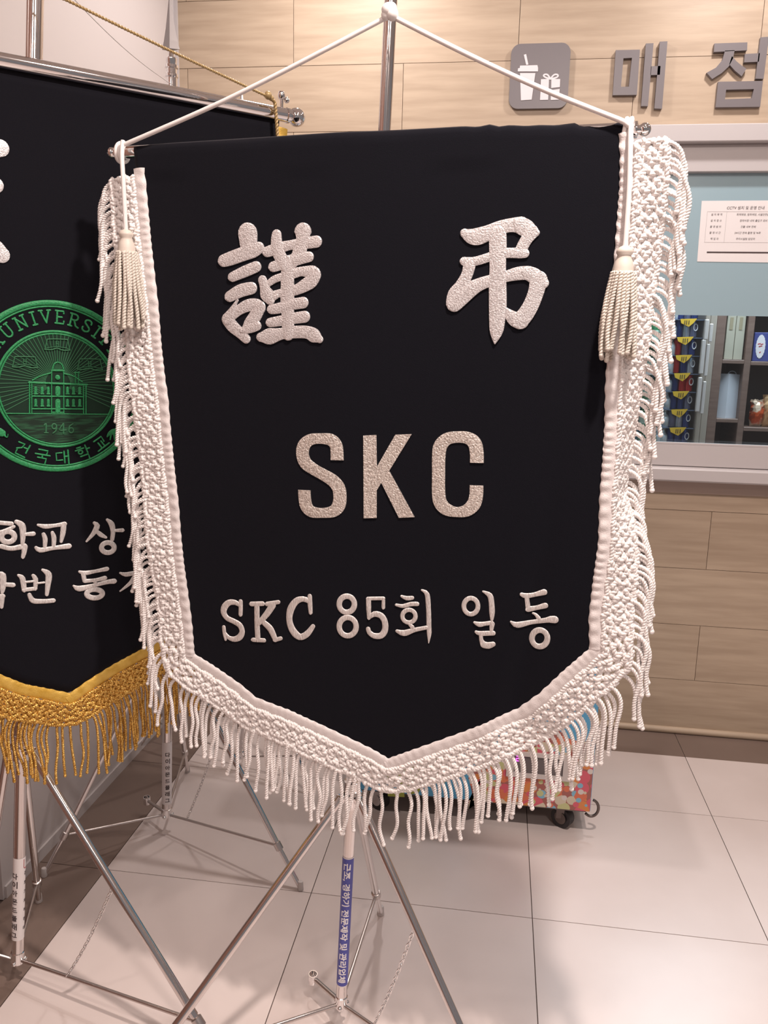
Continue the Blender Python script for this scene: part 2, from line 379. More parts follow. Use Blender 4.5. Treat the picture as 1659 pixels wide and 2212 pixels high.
mb = MB(); mb.box(HX0 + .05, HX1 - .05, WALLY + .03, WALLY + .035, 1.15, 2.10); mb.build('pane', M_glass, t)

# notice paper taped on the frosted panel
def W(x, y, Y=WALLY): p = at_y(x, y, Y); return (p[0], p[2])
NP = root('notice_paper', (0, 0, 0), label='white printed notice sheet taped on the frosted blue window panel', category='notice')
mb = MB(); yp = WALLY + .0165
pl = [W(1516, 434, yp), W(1506, 565, yp), (W(1506, 565, yp)[0] + .30, W(1506, 566, yp)[1]), (W(1516, 434, yp)[0] + .30, W(1516, 433, yp)[1])]
mb.prism(pl, yp, yp + .0012); mb.build('sheet', M_sticker, NP)
mb = MB(); mb.box(pl[1][0] + .03, pl[1][0] + .29, yp - .0006, yp - .0001, 1.832, 1.837); mb.build('rule_line', M_ink, NP)
M_line = mat('pale_grey_ink', (.45, .42, .42), .6)
mb = MB(); bx = pl[0][0]
for zz in (1.972, 1.868): mb.box(bx + .022, bx + .28, yp - .0005, yp - .0001, zz, zz + .0008)
for xx in (.022, .088): mb.box(bx + xx, bx + xx + .0008, yp - .0005, yp - .0001, 1.868, 1.972)
mb.build('table_lines', M_line, NP)
def note(txt, cx, cz, s): text_obj('lettering', txt, M_ink, NP, lambda x, y: (cx + x + y * .12, yp - .0009, cz + y), s)
note('CCTV 설치 및 운영 안내', bx + .150, 1.984, .0125)
for i, (a, b, cx) in enumerate((('설 치 목 적', '화재예방, 범죄예방, 시설안전을 위한 설치', .195), ('설 치 장 소', '장례식장 내외 출입구 로비 및 복도', .195), ('촬 영 범 위', '건물 내부 전체', .165), ('촬 영 시 간', '24시간 연속 촬영 및 녹화', .165), ('책 임 자', '주차시설팀 담당자', .160))):
    note(a, bx + .055, 1.962 - i * .0205, .0085); note(b, bx + cx, 1.962 - i * .0205, .0085)

# ================================================================== SHOP SIGN ON THE BACK WALL
def Ws(zx, zy): return W(1050 + zx / 2.724, 40 + zy / 2.724, WALLY - .014)
SG = root('shop_sign', (0, 0, 0), label='dark grey raised Korean letters and drink-and-gift pictogram plate on the wall', category='sign')
x0, x1, z0, z1 = -.0205, .183, 2.312, 2.522; r = .032; pts = []
for cx, cz, a0 in ((x1 - r, z1 - r, 0), (x0 + r, z1 - r, 90), (x0 + r, z0 + r, 180), (x1 - r, z0 + r, 270)):
    for k in range(8): a = math.radians(a0 + k * 90 / 7); pts.append((cx + r * math.cos(a), cz + r * math.sin(a)))
mb = MB(); mb.prism(pts, WALLY - .014, WALLY - .001); PLT = mb.build('sign_plate', M_sign, SG)
mb = MB(); yf = WALLY - .0155
P = lambda L: [Ws(*p) for p in L]
for L in ([(200, 278), (302, 275), (306, 292), (305, 312), (186, 312), (188, 294), (198, 292)], [(200, 322), (290, 322), (268, 478), (205, 482)], [(222, 214), (236, 210), (249, 272), (236, 274)],
          [(323, 358), (370, 356), (368, 412), (321, 410)], [(384, 356), (436, 357), (434, 404), (383, 410)], [(321, 422), (368, 423), (365, 479), (317, 480)], [(382, 423), (433, 415), (428, 478), (380, 480)]): mb.prism(P(L), yf, WALLY - .0141)
for L in ([(378, 356), (352, 348), (338, 338), (345, 330), (362, 332), (378, 356)], [(378, 356), (400, 332), (418, 331), (424, 340), (408, 350), (378, 356)]):
    mb.ribbon([(*Ws(*p), .0028) for p in L], H=.0012, ysurf=lambda x, z: WALLY - .0142, flat=True)
mb.build('pictogram', M_signw, PLT)
def wprism(mb, L): mb.prism(P(L), WALLY - .016, WALLY - .001)
mb = MB(); mb.frame(P([(763, 187), (905, 184), (887, 450), (745, 452)]), P([(808, 235), (858, 232), (840, 402), (793, 403)]), WALLY - .016, WALLY - .001)
wprism(mb, [(940, 148), (985, 146), (952, 516), (912, 516)]); wprism(mb, [(1022, 137), (1067, 135), (1035, 532), (990, 530)]); wprism(mb, [(970, 282), (1026, 280), (1022, 332), (966, 334)])
mb.build('letter', M_sign, SG)
mb = MB(); wprism(mb, [(1343, 148), (1537, 141), (1535, 188), (1340, 198)])
wprism(mb, [(1405, 190), (1462, 188), (1452, 236), (1428, 282), (1386, 322), (1330, 357), (1297, 320), (1352, 290), (1390, 245)]); wprism(mb, [(1446, 222), (1470, 250), (1500, 276), (1531, 296), (1503, 341), (1462, 306), (1430, 270)])
wprism(mb, [(1522, 210), (1610, 205), (1604, 255), (1518, 259)]); wprism(mb, [(1614, 112), (1664, 108), (1632, 356), (1585, 355)])
mb.frame(P([(1365, 373), (1628, 368), (1612, 520), (1350, 523)]), P([(1412, 420), (1575, 416), (1562, 470), (1405, 476)]), WALLY - .016, WALLY - .001)
mb.build('letter', M_sign, SG)

# ================================================================== SHOP INTERIOR
mb = MB(); mb.box(-.2, 3.0, 5.9, 6.0, 0, 2.7); mb.build('wall_shop_back', mat('shop_wall', (.45, .50, .52), .7), kind='structure')
mb = MB(); mb.box(-.3, -.2, 3.27, 6.0, 0, 2.7); mb.build('wall_shop_left', M_ceil, kind='structure')
mb = MB(); mb.box(3.0, 3.1, 3.27, 6.0, 0, 2.7); mb.build('wall_shop_right', M_ceil, kind='structure')
mb = MB(); mb.box(-.2, 3.0, 3.27, 6.0, -.1, 0); mb.build('floor_shop', M_floordk, kind='structure')
mb = MB(); mb.box(-.3, 3.1, 3.27, 6.0, 2.7, 2.8); mb.build('ceiling_shop', M_ceil, kind='structure')
YF = 4.42                                                      # front of the drinks shelves
def F(x, y, Y=YF): p = at_y(x, y, Y); return p[0], p[2]
fx0, fx1 = F(1380, 800)[0], F(1512, 800)[0]
FR = root('drinks_fridge', (0, 0, 0), label='open drinks fridge with blue lit shelves behind the serving hatch', category='fridge')
M_frblue = mat('fridge_blue_board', (.10, .36, .50), .5); M_frin = mat('fridge_liner', (.25, .32, .42), .4)
mb = MB(); mb.box(fx0 - .3, fx1 + .022, YF + .32, YF + .36, .1, 2.1); mb.box(fx0 - .3, fx1 + .022, YF, YF + .36, .06, .1); mb.box(fx0 - .3, fx1 + .022, YF, YF + .36, 2.1, 2.15); mb.build('body', M_frin, FR)
xj0, xj1 = F(1512, 800)[0], F(1522, 800)[0]
M_beige = mat('beige_laminate', (.36, .31, .26), .5)
mb = MB(); mb.bbox(xj0, xj1, YF - .02, YF + .33, 0, 2.15, .004); mb.build('side_post', M_beige, FR)
for (ya, yb, xa) in ((690, 734, 1531), (734, 808, 1524), (815, 890, 1516)):
    a = at_y(xa, ya, YF - .08); b = at_y(xa, yb, YF - .08)
    mb = MB(); mb.bbox(a[0] - .014, a[0] + .004, YF - .08, YF - .055, b[2], a[2], .003); mb.bbox(a[0] + .012, a[0] + .028, YF - .07, YF - .052, b[2] - .01, a[2] - .02, .003); mb.build('handle', M_plasticw, FR)
M_shelfw = mat('wire_shelf', (.12, .15, .22), .4)
M_tag = mat('yellow_price_tag', (.72, .45, .03), .5); M_tagk = mat('tag_ink', (.12, .08, .02), .6)
# cans (right column), silver packs (middle), green bottles (left)
def can_mesh(nm, col, capc):
    mb = MB(); mb.lathe([(.021, 0), (.026, .004), (.0265, .03), (.0265, .098), (.0225, .110), (.0215, .116), (.0205, .113)], n=18)
    return mb.mesh('can', mat(nm, col, .22, .55), smooth=.7)
can_b = can_mesh('can_navy', (.035, .06, .22), 0); can_s = can_mesh('can_silver', (.40, .43, .52), 0); can_r = can_mesh('can_red', (.55, .03, .03), 0); can_l = can_mesh('can_slate', (.16, .17, .28), 0)
mb = MB(); mb.lathe([(.030, 0), (.033, .004), (.033, .062), (.030, .075), (.014, .100), (.013, .118), (.0155, .119), (.0155, .128), (.013, .130)], n=14)
pet = mb.mesh('bottle', mat('clear_bottle', (.55, .60, .66), .12, .25, coat=.5), smooth=.8)
mb = MB(); mb.lathe([(.029, 0), (.032, .004), (.032, .085), (.027, .108), (.014, .140), (.0125, .165), (.0145, .166), (.0145, .176), (.012, .177)], n=14)
soju = mb.mesh('bottle', mat('green_glass', (.02, .15, .055), .1, 0, coat=.6), smooth=.8)
mb = MB(); mb.lathe([(.0326, .02), (.0328, .021), (.0328, .078), (.0326, .079)], n=14); soju_lab = mb.mesh('paper_label', mat('pale_green_label', (.38, .50, .42), .5), smooth=.8)
ring = MB(); ring.tube([(.012 * math.cos(a), -.0270, .016 * math.sin(a)) for a in np.linspace(0, 2 * PI, 12, endpoint=False)], .0028, 5, closed=True); ringm = ring.mesh('printed_ring', mat('white_print', (.75, .76, .8), .4), smooth=1.)
ordn = ['top', 'second', 'third', 'fourth', 'fifth', 'sixth', 'seventh', 'eighth']
pick = [[can_b, can_l, can_b], [can_b, can_s, can_l], [can_r, can_l, can_b], [can_r, can_b, can_s], [can_b, can_r, can_r], [can_b, can_b, can_l], [can_l, can_s, can_b], [can_b, can_b, can_b]]
cname = {can_b.name: 'navy blue', can_s.name: 'silver', can_r.name: 'red', can_l.name: 'slate purple'}
for k in range(8):
    yt = 689 + 39.2 * k                                     # pixel row of the tag top
    dx = -k * 3.2
    zsh = F(1480, yt - 1)[1]
    mb = MB(); mb.box(F(1438 + dx, yt)[0], fx1, YF, YF + .30, zsh - .008, zsh - .004); mb.build('shelf', M_shelfw, FR)
    if k < 7 or True:
        p = [(1466, 0), (1502, -1), (1494, 9), (1484, 17), (1468, 9)]
        mb = MB(); mb.prism([F(x + dx + (4 if k == 0 else 0), yt + y, YF - .012) for x, y in p], YF - .012, YF - .004); TG = mb.build('price_tag', M_tag, FR)
        mb = MB()
        for q in (-4, 0, 5): mb.prism([F(1483 + dx + q, yt + 3, YF - .014), F(1485 + dx + q, yt + 3, YF - .014), F(1484 + dx + q, yt + 12, YF - .014), F(1482 + dx + q, yt + 12, YF - .014)], YF - .0135, YF - .0122)
        mb.build('price_mark', M_tagk, TG)
    for c in range(3):
        x, z = F(1471 + dx + c * 15.5, yt - 2)
        me = pick[k][c]
        o = inst('drink_can', me, None, (x, YF + .035, zsh - .003), scale=(.75, .75, .78), label='%s drink can on the %s can shelf, %s of three' % (cname[me.name], ordn[k], ('left', 'middle', 'right')[c]), category='can', group='drink cans in the fridge')
        if c == 2: inst('printed_ring', ringm, o, (.006, 0, .065), (0, 0, .2), (1.15, 1, 1.35))
    for c in range(2):
        x, z = F(1443 + dx * 1.1 + c * 14, yt + 4)
        inst('clear_bottle', pet, None, (x, YF + .035, zsh - .0035), scale=(.78, .78, .70), label='clear plastic bottle on the %s fridge shelf, %s one of the pair' % (ordn[k], ('left', 'right')[c]), category='bottle', group='clear bottles in the fridge')
YG = 4.36
for k in range(5):
    yb = 743 + 60 * k; dx = -k * 6.2
    z = F(1420, yb, YG)[1]
    mb = MB(); mb.box(fx0 - .28, F(1437 + dx, yb, YG)[0], YG - .03, YG + .30, z - .016, z - .002); mb.build('shelf', M_plasticw if k else M_shelfw, FR)
    mb = MB(); mb.box(fx0 - .28, F(1434 + dx, yb, YG + .1)[0], YG + .08, YG + .10, z - .002, z + .17); mb.build('back_board', M_frblue, FR)
    for c in range(2):
        x = F(1431 + dx - 19 * c, yb, YG)[0]
        o = inst('green_bottle', soju, None, (x, YG + .03, z - .0015), scale=(.884,) * 3, label='green glass bottle on the %s blue-backed fridge shelf, %s one' % (ordn[k], ('right', 'left')[c]), category='bottle', group='green bottles in the fridge')
        inst('paper_label', soju_lab, o)
# brown shelf unit with boxes
YS = 4.45
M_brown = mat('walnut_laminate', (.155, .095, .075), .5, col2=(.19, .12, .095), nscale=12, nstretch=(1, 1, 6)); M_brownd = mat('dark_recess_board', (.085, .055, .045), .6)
SH = root('shelf_unit', (0, 0, 0), label='brown wooden wall shelf unit seen through the serving hatch', category='shelf')
G = lambda x, y, Y=YS: at_y(x, y, Y)
xa = G(1541, 820)[0]; xm0, xm1 = G(1606, 800)[0], G(1620, 800)[0]; xe = xm1 + .62
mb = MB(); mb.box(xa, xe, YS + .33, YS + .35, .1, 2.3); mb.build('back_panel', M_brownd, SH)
mb = MB(); mb.bbox(xa - .01, xa + .035, YS, YS + .33, .1, 2.3, .002); mb.build('side_panel', M_brown, SH)
mb = MB(); mb.bbox(xa - .045, xa - .012, YS - .01, YS + .33, .1, 2.3, .003); mb.build('edge_board', M_beige, SH)
mb = MB(); mb.bbox(xm0, xm1, YS, YS + .33, .1, 2.3, .002); mb.build('divider', M_brown, SH)
mb = MB(); mb.bbox(xe - .02, xe, YS, YS + .33, .1, 2.3, .002); mb.build('side_panel', M_brown, SH)
ZS = [G(1580, 777)[2], G(1585, 905)[2]]; ZT = [G(1645, 781)[2], G(1645, 924)[2]]
for z in ZS + [ZS[1] - .32, ZS[0] + .32]:
    mb = MB(); mb.bbox(xa + .035, xm0, YS, YS + .33, z - .02, z, .002); mb.build('shelf', M_brown, SH)
for z in ZT + [ZT[1] - .32, ZT[0] + .32]:
    mb = MB(); mb.bbox(xm1, xe - .02, YS, YS + .33, z - .02, z, .002); mb.build('shelf', M_brown, SH)
M_cream2 = mat('cream_card', (.42, .39, .31), .6); M_tab = mat('tan_card', (.30, .25, .16), .6)
def gbox(name, x0p, x1p, ytop, z, ml, lab, tab=True, dep=.14, cat='box'):
    x0 = G(x0p, 740)[0]; x1 = G(x1p, 740)[0]; zt = G((x0p + x1p) / 2, ytop)[2]
    mb = MB(); mb.bbox(x0, x1, YS + .02, YS + .02 + dep, z + .0005, zt, .002); o = mb.build(name, ml, label=lab, category=cat)
    if tab:
        mb = MB(); c = (x0 + x1) / 2; mb.box(c - .008, c + .008, YS + .0185, YS + .0199, z + (zt - z) * .62, zt - .03); mb.build('front_tab', M_tab, o)
gbox('cream_box', 1569, 1588, 672, ZS[0], M_cream2, 'tall cream carton on the upper brown shelf, left of the two')
gbox('cream_box', 1589, 1609, 672, ZS[0], M_cream2, 'tall cream carton on the upper brown shelf, right of the two')
# white paper bag
M_bag = mat('white_paper', (.60, .62, .68), .6, bump=.2, bscale=20)
x0, x1, x2 = G(1551, 850)[0], G(1574, 850)[0], G(1601, 850)[0]; zt = G(1575, 809)[2]; zb = ZS[1] + .0005
mb = MB(); y1_, y2_, y3_ = YS + .06, YS + .02, YS + .05
V = [(x0, y1_, zb), (x1, y2_, zb), (x2, y3_, zb), (x2, y3_ + .12, zb), (x0, y1_ + .12, zb)]; V += [(v[0] + (.006 if i in (0, 4) else 0), v[1] + .004, zt + (.004 if i == 1 else 0)) for i, v in enumerate(V)]
xc = (x0 + x1) / 2; mb.add(V, [(0, 1, 6, 5), (1, 2, 7, 6), (2, 3, 8, 7), (3, 4, 9, 8), (4, 0, 5, 9), (0, 4, 3, 2, 1), (5, 6, 7, 8, 9)])
BG = mb.build('paper_bag', M_bag, label='white paper bag standing on the lower left brown shelf', category='bag')
mb = MB(); mb.tube([((x1 + x2) / 2 + .02 * math.cos(a), YS + .09, zt + .016 * math.sin(a)) for a in np.linspace(0, PI, 9)], .0025, 6); mb.build('handle', M_signw, BG, smooth=1.)
# blue box with white oval badge
x0, x1 = G(1630, 750)[0], G(1665, 750)[0] + .05; z = ZT[0] + .0005; zt = G(1650, 718)[2]
mb = MB(); mb.bbox(x0, x1, YS + .02, YS + .12, z, zt, .002); BB = mb.build('blue_box', mat('blue_card', (.05, .06, .22), .35), label='deep blue box with a white scalloped oval badge on the upper right shelf', category='box')
mb = MB(); cx, cz = G(1645, 751)[0], (z + zt) / 2 + .002; pts = []
for k in range(40): a = 2 * PI * k / 40; q = 1 + .07 * (k % 2); pts.append((cx + .022 * q * math.cos(a), cz + .057 * q * math.sin(a)))
mb.prism(pts, YS + .018, YS + .0199); bd = mb.build('badge', M_signw, BB)
mb = MB()
for dx, dz, w in ((-.007, .012, .010), (.006, .010, .008), (0, .000, .013), (.001, -.030, .003)): mb.ribbon([(cx + dx - w * .5, cz + dz, .003), (cx + dx + w * .5, cz + dz + .003, .0022)], H=.0006, ysurf=lambda x, z: YS + .0178)
mb.build('badge_print', mat('red_print', (.45, .05, .06), .5), bd)
# orange snack bags
def snack(cx, w, h, z, mt, lab, sd):
    rr = random.Random(sd); mb = MB(); V = []; n = 16; m = 10
    for i in range(m + 1):
        t = i / m; bul = math.sin(PI * min(1, max(0, t))) ** .6
        for k in range(n):
            a = 2 * PI * k / n; V.append((cx + w * .5 * (.82 + .18 * bul + rr.uniform(-.06, .06)) * math.cos(a) + .02 * t * rr.uniform(-.4, .6), YS + .08 + (.008 + .035 * bul) * math.sin(a), z + .0005 + h * t + (rr.uniform(-.008, .004) if i == m else 0)))
    mb.add(V, [(i * n + k, i * n + (k + 1) % n, (i + 1) * n + (k + 1) % n, (i + 1) * n + k) for i in range(m) for k in range(n)] + [tuple(range(n - 1, -1, -1)), tuple(m * n + k for k in range(n))])
    mb.build('snack_bag', mt, label=lab, category='snack bag')
M_sn = mat('orange_foil', (.62, .09, .02), .28, .3, col2=(.75, .55, .40), nscale=14, ramp=(.5, .58), bump=.6, bscale=30)
snack(G(1644, 890)[0], .065, .14, ZT[1], M_sn, 'crumpled red and orange snack bag on the lower right shelf, left one', 3)
snack(G(1662, 890)[0] + .02, .075, .165, ZT[1], mat('gold_foil', (.50, .24, .10), .3, .3, col2=(.66, .42, .22), nscale=12, bump=.6, bscale=30), 'tan and orange snack bag on the lower right shelf, behind the red one', 5)

# ================================================================== ICE CREAM FREEZER
FZ = root('ice_cream_freezer', (0, 2.35, 0), label='low blue freezer printed with coloured candy balls, on castors', category='freezer')
FX0, FX1, FY0, FZ0, FZ1 = -.400, .338, 0., .088, .80
M_fzb = mat('sky_blue_print', (.085, .33, .55), .35)
mb = MB(); mb.bbox(FX0, FX1, FY0, FY0 + .55, FZ0, FZ1, .004); mb.build('cabinet', M_fzb, FZ)
mb = MB(); mb.bbox(FX0 + .01, FX1 - .01, FY0 + .01, FY0 + .54, FZ1 + .0005, FZ1 + .05, .006); mb.build('lid', M_frame, FZ)
mb = MB(); mb.box(FX0 + .01, FX1 - .01, FY0 + .02, FY0 + .53, FZ0 - .012, FZ0); mb.build('base_plate', M_darkmetal, FZ)
# candy ball print: voronoi discs of many colours
def balls():
    m = bpy.data.materials.new('candy_ball_print'); m.use_nodes = True; nt = m.node_tree; b = nt.nodes['Principled BSDF']; b.inputs['Roughness'].default_value = .35
    tc = nt.nodes.new('ShaderNodeTexCoord'); mp = nt.nodes.new('ShaderNodeMapping'); mp.inputs['Scale'].default_value = (1, 0, 1); nt.links.new(tc.outputs['Object'], mp.inputs[0])
    def layer(scale, rad, prev):
        v = nt.nodes.new('ShaderNodeTexVoronoi'); v.voronoi_dimensions = '3D'; v.inputs['Scale'].default_value = scale; v.inputs['Randomness'].default_value = .85; nt.links.new(mp.outputs[0], v.inputs['Vector'])
        sep = nt.nodes.new('ShaderNodeSeparateColor'); nt.links.new(v.outputs['Color'], sep.inputs[0])
        cr = nt.nodes.new('ShaderNodeValToRGB'); cr.color_ramp.interpolation = 'CONSTANT'; e = cr.color_ramp.elements
        cols = [(0, (.62, .16, .08)), (.22, (.60, .10, .14)), (.40, (.58, .50, .38)), (.58, (.62, .22, .06)), (.68, (.20, .42, .55)), (.80, (.50, .50, .24)), (.90, (.62, .56, .52))]
        e[0].position = 0; e[0].color = (*cols[0][1], 1); e[1].position = cols[1][0]; e[1].color = (*cols[1][1], 1)
        for p, c in cols[2:]: q = e.new(p); q.color = (*c, 1)
        nt.links.new(sep.outputs[0], cr.inputs[0])
        lt = nt.nodes.new('ShaderNodeMath'); lt.operation = 'LESS_THAN'; lt.inputs[1].default_value = rad; nt.links.new(v.outputs['Distance'], lt.inputs[0])
        mx = nt.nodes.new('ShaderNodeMix'); mx.data_type = 'RGBA'; nt.links.new(lt.outputs[0], mx.inputs[0])
        if prev is None: mx.inputs[6].default_value = (.33, .11, .09, 1)
        else: nt.links.new(prev, mx.inputs[6])
        nt.links.new(cr.outputs[0], mx.inputs[7]); return mx.outputs[2]
    o = layer(30, .66, None); o = layer(42, .44, o); nt.links.new(o, b.inputs['Base Color']); return m
M_balls = balls()
Fz = lambda x, y: (at_y(x, y, 2.349)[0], at_y(x, y, 2.349)[2])
pts = [Fz(*p) for p in ((1012, 1749), (1020, 1712), (1012, 1680), (1028, 1655), (1060, 1640), (1085, 1600), (1120, 1572), (1160, 1560), (1200, 1572), (1230, 1596), (1250, 1602))] + [(FX1 - .002, Fz(1262, 1600)[1]), (FX1 - .002, FZ0 + .003), (Fz(1012, 1740)[0], FZ0 + .003)]
mb = MB(); mb.prism(pts, -.0012, .0005); mb.build('candy_ball_print', M_balls, FZ)
M_olive = mat('lime_print', (.33, .36, .06), .4)
mb = MB()
for L in ([(800, 1600), (960, 1600), (962, 1690), (944, 1692), (920, 1670), (905, 1712), (888, 1716), (880, 1700), (856, 1700), (840, 1690), (800, 1692)], [(836, 1702), (872, 1704), (874, 1722), (838, 1720)]): mb.prism([Fz(*p) for p in L], -.0010, .0005)
mb.build('lime_graphic', M_olive, FZ)
mb = MB(); a = Fz(1096, 1620); b = Fz(1230, 1686)
mb.frame([(a[0], b[1]), (b[0], b[1]), (b[0], a[1]), (a[0], a[1])], [(a[0] + .022, b[1] + .014), (b[0] - .022, b[1] + .014), (b[0] - .022, a[1] - .012), (a[0] + .022, a[1] - .012)], -.010, .0)
mb.build('display_bezel', M_plasticw, FZ)
mb = MB(); mb.box(a[0] + .022, b[0] - .022, -.005, .0, b[1] + .014, a[1] - .012); DP = mb.build('display_window', mat('smoky_display', (.12, .10, .10), .2), FZ)
mb = MB(); M_led = mat('magenta_digit', (.9, .05, .75), .4, emit=5.)
def seg(cx, cz, w=.008, hh=.016, segs='abcdefg'):
    D = {'a': (0, hh / 2, 1), 'g': (0, 0, 1), 'd': (0, -hh / 2, 1), 'f': (-w / 2, hh / 4, 0), 'b': (w / 2, hh / 4, 0), 'e': (-w / 2, -hh / 4, 0), 'c': (w / 2, -hh / 4, 0)}
    for q in segs:
        dx, dz, hz = D[q]
        if hz: mb.box(cx + dx - w / 2, cx + dx + w / 2, -.0062, -.005, cz + dz - .001, cz + dz + .001)
        else: mb.box(cx + dx - .001, cx + dx + .001, -.0062, -.005, cz + dz - hh / 4, cz + dz + hh / 4)
c1 = Fz(1118, 1637); mb.box(c1[0] - .016, c1[0] - .008, -.0062, -.005, c1[1] - .001, c1[1] + .001); seg(c1[0], c1[1], segs='abged'); seg(c1[0] + .014, c1[1], segs='abcdef'); mb.build('led_digits', M_led, DP)
for cx in (.262, FX0 + .075):
    for cy in (.055, .48):
        mb = MB(); mb.tube([(cx - .008, cy - .012, .034), (cx + .008, cy + .012, .034)], .0335, 24); C = mb.build('castor_wheel', M_black, FZ, smooth=.6)
        mb = MB(); mb.tube([(cx - .010, cy - .0165, .036), (cx - .0085, cy - .0145, .036)], .020, 16); mb.box(cx - .022, cx + .004, cy - .019, cy - .015, .036, .074); mb.box(cx - .004, cx + .022, cy + .015, cy + .019, .036, .074); mb.box(cx - .028, cx + .028, cy - .028, cy + .028, .0705, .0755); mb.build('castor_bracket', M_darkmetal if cx > 0 else M_plasticw, C)
mb = MB(); ca = np.array([FX1 - .004, .02, .098]); mb.tube([ca + np.array([.0 + .022 * math.sin(a) + .008, -.004, .028 * math.cos(a) - .004]) for a in np.linspace(.2, PI * 1.25, 16)], .0045, 8); mb.build('cord_hook', M_darkmetal, FZ, smooth=1.)

# ================================================================== BANNERS
def wave1(a, z):
    w = .0030 * math.sin(a * 11 + .5) * (1.9 - z) + .0018 * math.sin(a * 23 - z * 4)
    w += .007 * math.exp(-((a - .80 - .10 * (z - 1.0)) / .022) ** 2) * max(0, min(1, (1.45 - z) * 2)) * (1 if z > .8 else 0)
    w -= .006 * math.exp(-((a - .77 - .22 * (z - 1.0)) / .02) ** 2) * max(0, min(1, (1.5 - z) * 2))
    return -.0135 + w
def wave2(a, z): return .004 + .004 * math.sin(a * 9 + 1) * (2.0 - z)
class Banner:
    def __init__(s, pl, wave, rt): s.pl = pl; s.w = wave; s.rt = rt
    def p(s, x, y): return s.pl(x, y, -s.w(*s.pl(x, y)))
def resample(P, step):
    P = np.array(P, float); D = np.r_[0, np.cumsum(np.linalg.norm(np.diff(P, axis=0), axis=1))]
    n = max(2, int(round(D[-1] / step)) + 1); S = np.linspace(0, D[-1], n)
    return np.stack([np.interp(S, D, P[:, k]) for k in range(P.shape[1])], 1), S
def smooth_poly(P, k=2):
    P = np.array(P, float)
    for _ in range(k):
        Q = P.copy(); Q[1:-1] = (P[:-2] + 2 * P[1:-1] + P[2:]) / 4; P = Q
    return P
def outward(P, side):
    T = np.gradient(P, axis=0); T /= np.linalg.norm(T, axis=1)[:, None] + 1e-12
    return np.stack([-T[:, 1], T[:, 0]], 1) * side
def coons(T, B, L, R, nu, nv):
    f = lambda P, n: resample(P, np.linalg.norm(np.diff(np.array(P), axis=0), axis=1).sum() / (n - 1))[0][:n]
    def fix(P, n):
        D = np.r_[0, np.cumsum(np.linalg.norm(np.diff(np.array(P, float), axis=0), axis=1))]; S = np.linspace(0, D[-1], n); P = np.array(P, float)
        return np.stack([np.interp(S, D, P[:, k]) for k in range(2)], 1)
    T, B, L, R = fix(T, nu), fix(B, nu), fix(L, nv), fix(R, nv); G_ = np.zeros((nv, nu, 2))
    for j in range(nv):
        v = j / (nv - 1)
        for i in range(nu):
            u = i / (nu - 1)
            G_[j, i] = (1 - v) * T[i] + v * B[i] + (1 - u) * L[j] + u * R[j] - ((1 - u) * (1 - v) * T[0] + u * (1 - v) * T[-1] + (1 - u) * v * B[0] + u * v * B[-1])
    return G_
def tape(bn, P, side, w, material, parent, seed=0, over=0., name='edging_tape', ripple=.0011, w2=None):
    rr = random.Random(seed); Q, S = resample(P, .003); Nn = outward(smooth_poly(Q, 6), side); mb = MB(); K = 7; V = []
    ph = 0
    for i in range(len(Q)):
        ph += .003 / (.018 + .006 * math.sin(S[i] * 31 + seed)) * 2 * PI
        for k in range(K):
            t = k / (K - 1); e = (.0007 * math.sin(ph * .9 + seed) if k == 0 else 0)
            x = Q[i][0] + Nn[i][0] * (w * t - e); z = Q[i][1] + Nn[i][1] * (w * t - e)
            prof = (0, .0022, .0026, .0024, .0026, .0022, .0004)[k]
            V.append((x, bn.w(x, z) - .0006 - prof - over - ripple * (.5 + .5 * math.sin(ph + t * .8)) * math.sin(PI * min(1, t + .15)), z))
    F = [(i * K + k, i * K + k + 1, (i + 1) * K + k + 1, (i + 1) * K + k) for i in range(len(Q) - 1) for k in range(K - 1)]
    mb.add(V, F); mb.add([(v[0], v[1] + .0035, v[2]) for v in V], [f[::-1] for f in F])
    n = len(Q)
    for i in range(n - 1):
        for k in (0, K - 1): mb.f.append((i * K + k, (i + 1) * K + k, (i + 1) * K + k + n * K, i * K + k + n * K)); mb.m.append(0)
    for i in (0, n - 1):
        for k in range(K - 1): mb.f.append((i * K + k, i * K + k + 1, i * K + k + 1 + n * K, i * K + k + n * K)); mb.m.append(0)
    return mb.build(name, material, parent, smooth=1.)
# --- twisted fringe strands (shared meshes by starting angle)
def strand_path(th0, L, rr, dec=.022):
    p = [0., 0., 0.]; out = [tuple(p)]; n = 26; a1, a2, f = rr.uniform(-.24, .24), rr.uniform(-.16, .16), rr.uniform(.7, 1.6); b1 = rr.uniform(-.10, .10)
    for i in range(n):
        tau = L * i / n; th = th0 * math.exp(-(tau / dec) ** 1.3) + (a1 * math.sin(2 * PI * f * tau / L + 1) + a2 * tau / L) * min(1, tau / .02)
        d = L / n; p = [p[0] + d * math.sin(th), p[1] + d * b1 * .5 * math.cos(3 * tau / L), p[2] - d * math.cos(th)]; out.append(tuple(p))
    return out
BINS = [-78, -55, -32, -12, 0, 12, 32, 55, 78]
def strand_set(material, w, L, pitch, seed, knob=.0044, nvar=5, name='strand'):
    rr = random.Random(seed); D = {}
    for b in BINS:
        D[b] = []
        for q in range(nvar):
            mb = MB(); mb.rope(strand_path(math.radians(b), L, rr), w, pitch, 5, 6, 2, phase=rr.uniform(0, 6), knob=knob); D[b].append(mb.mesh('strand', material, smooth=3.14))
    return D
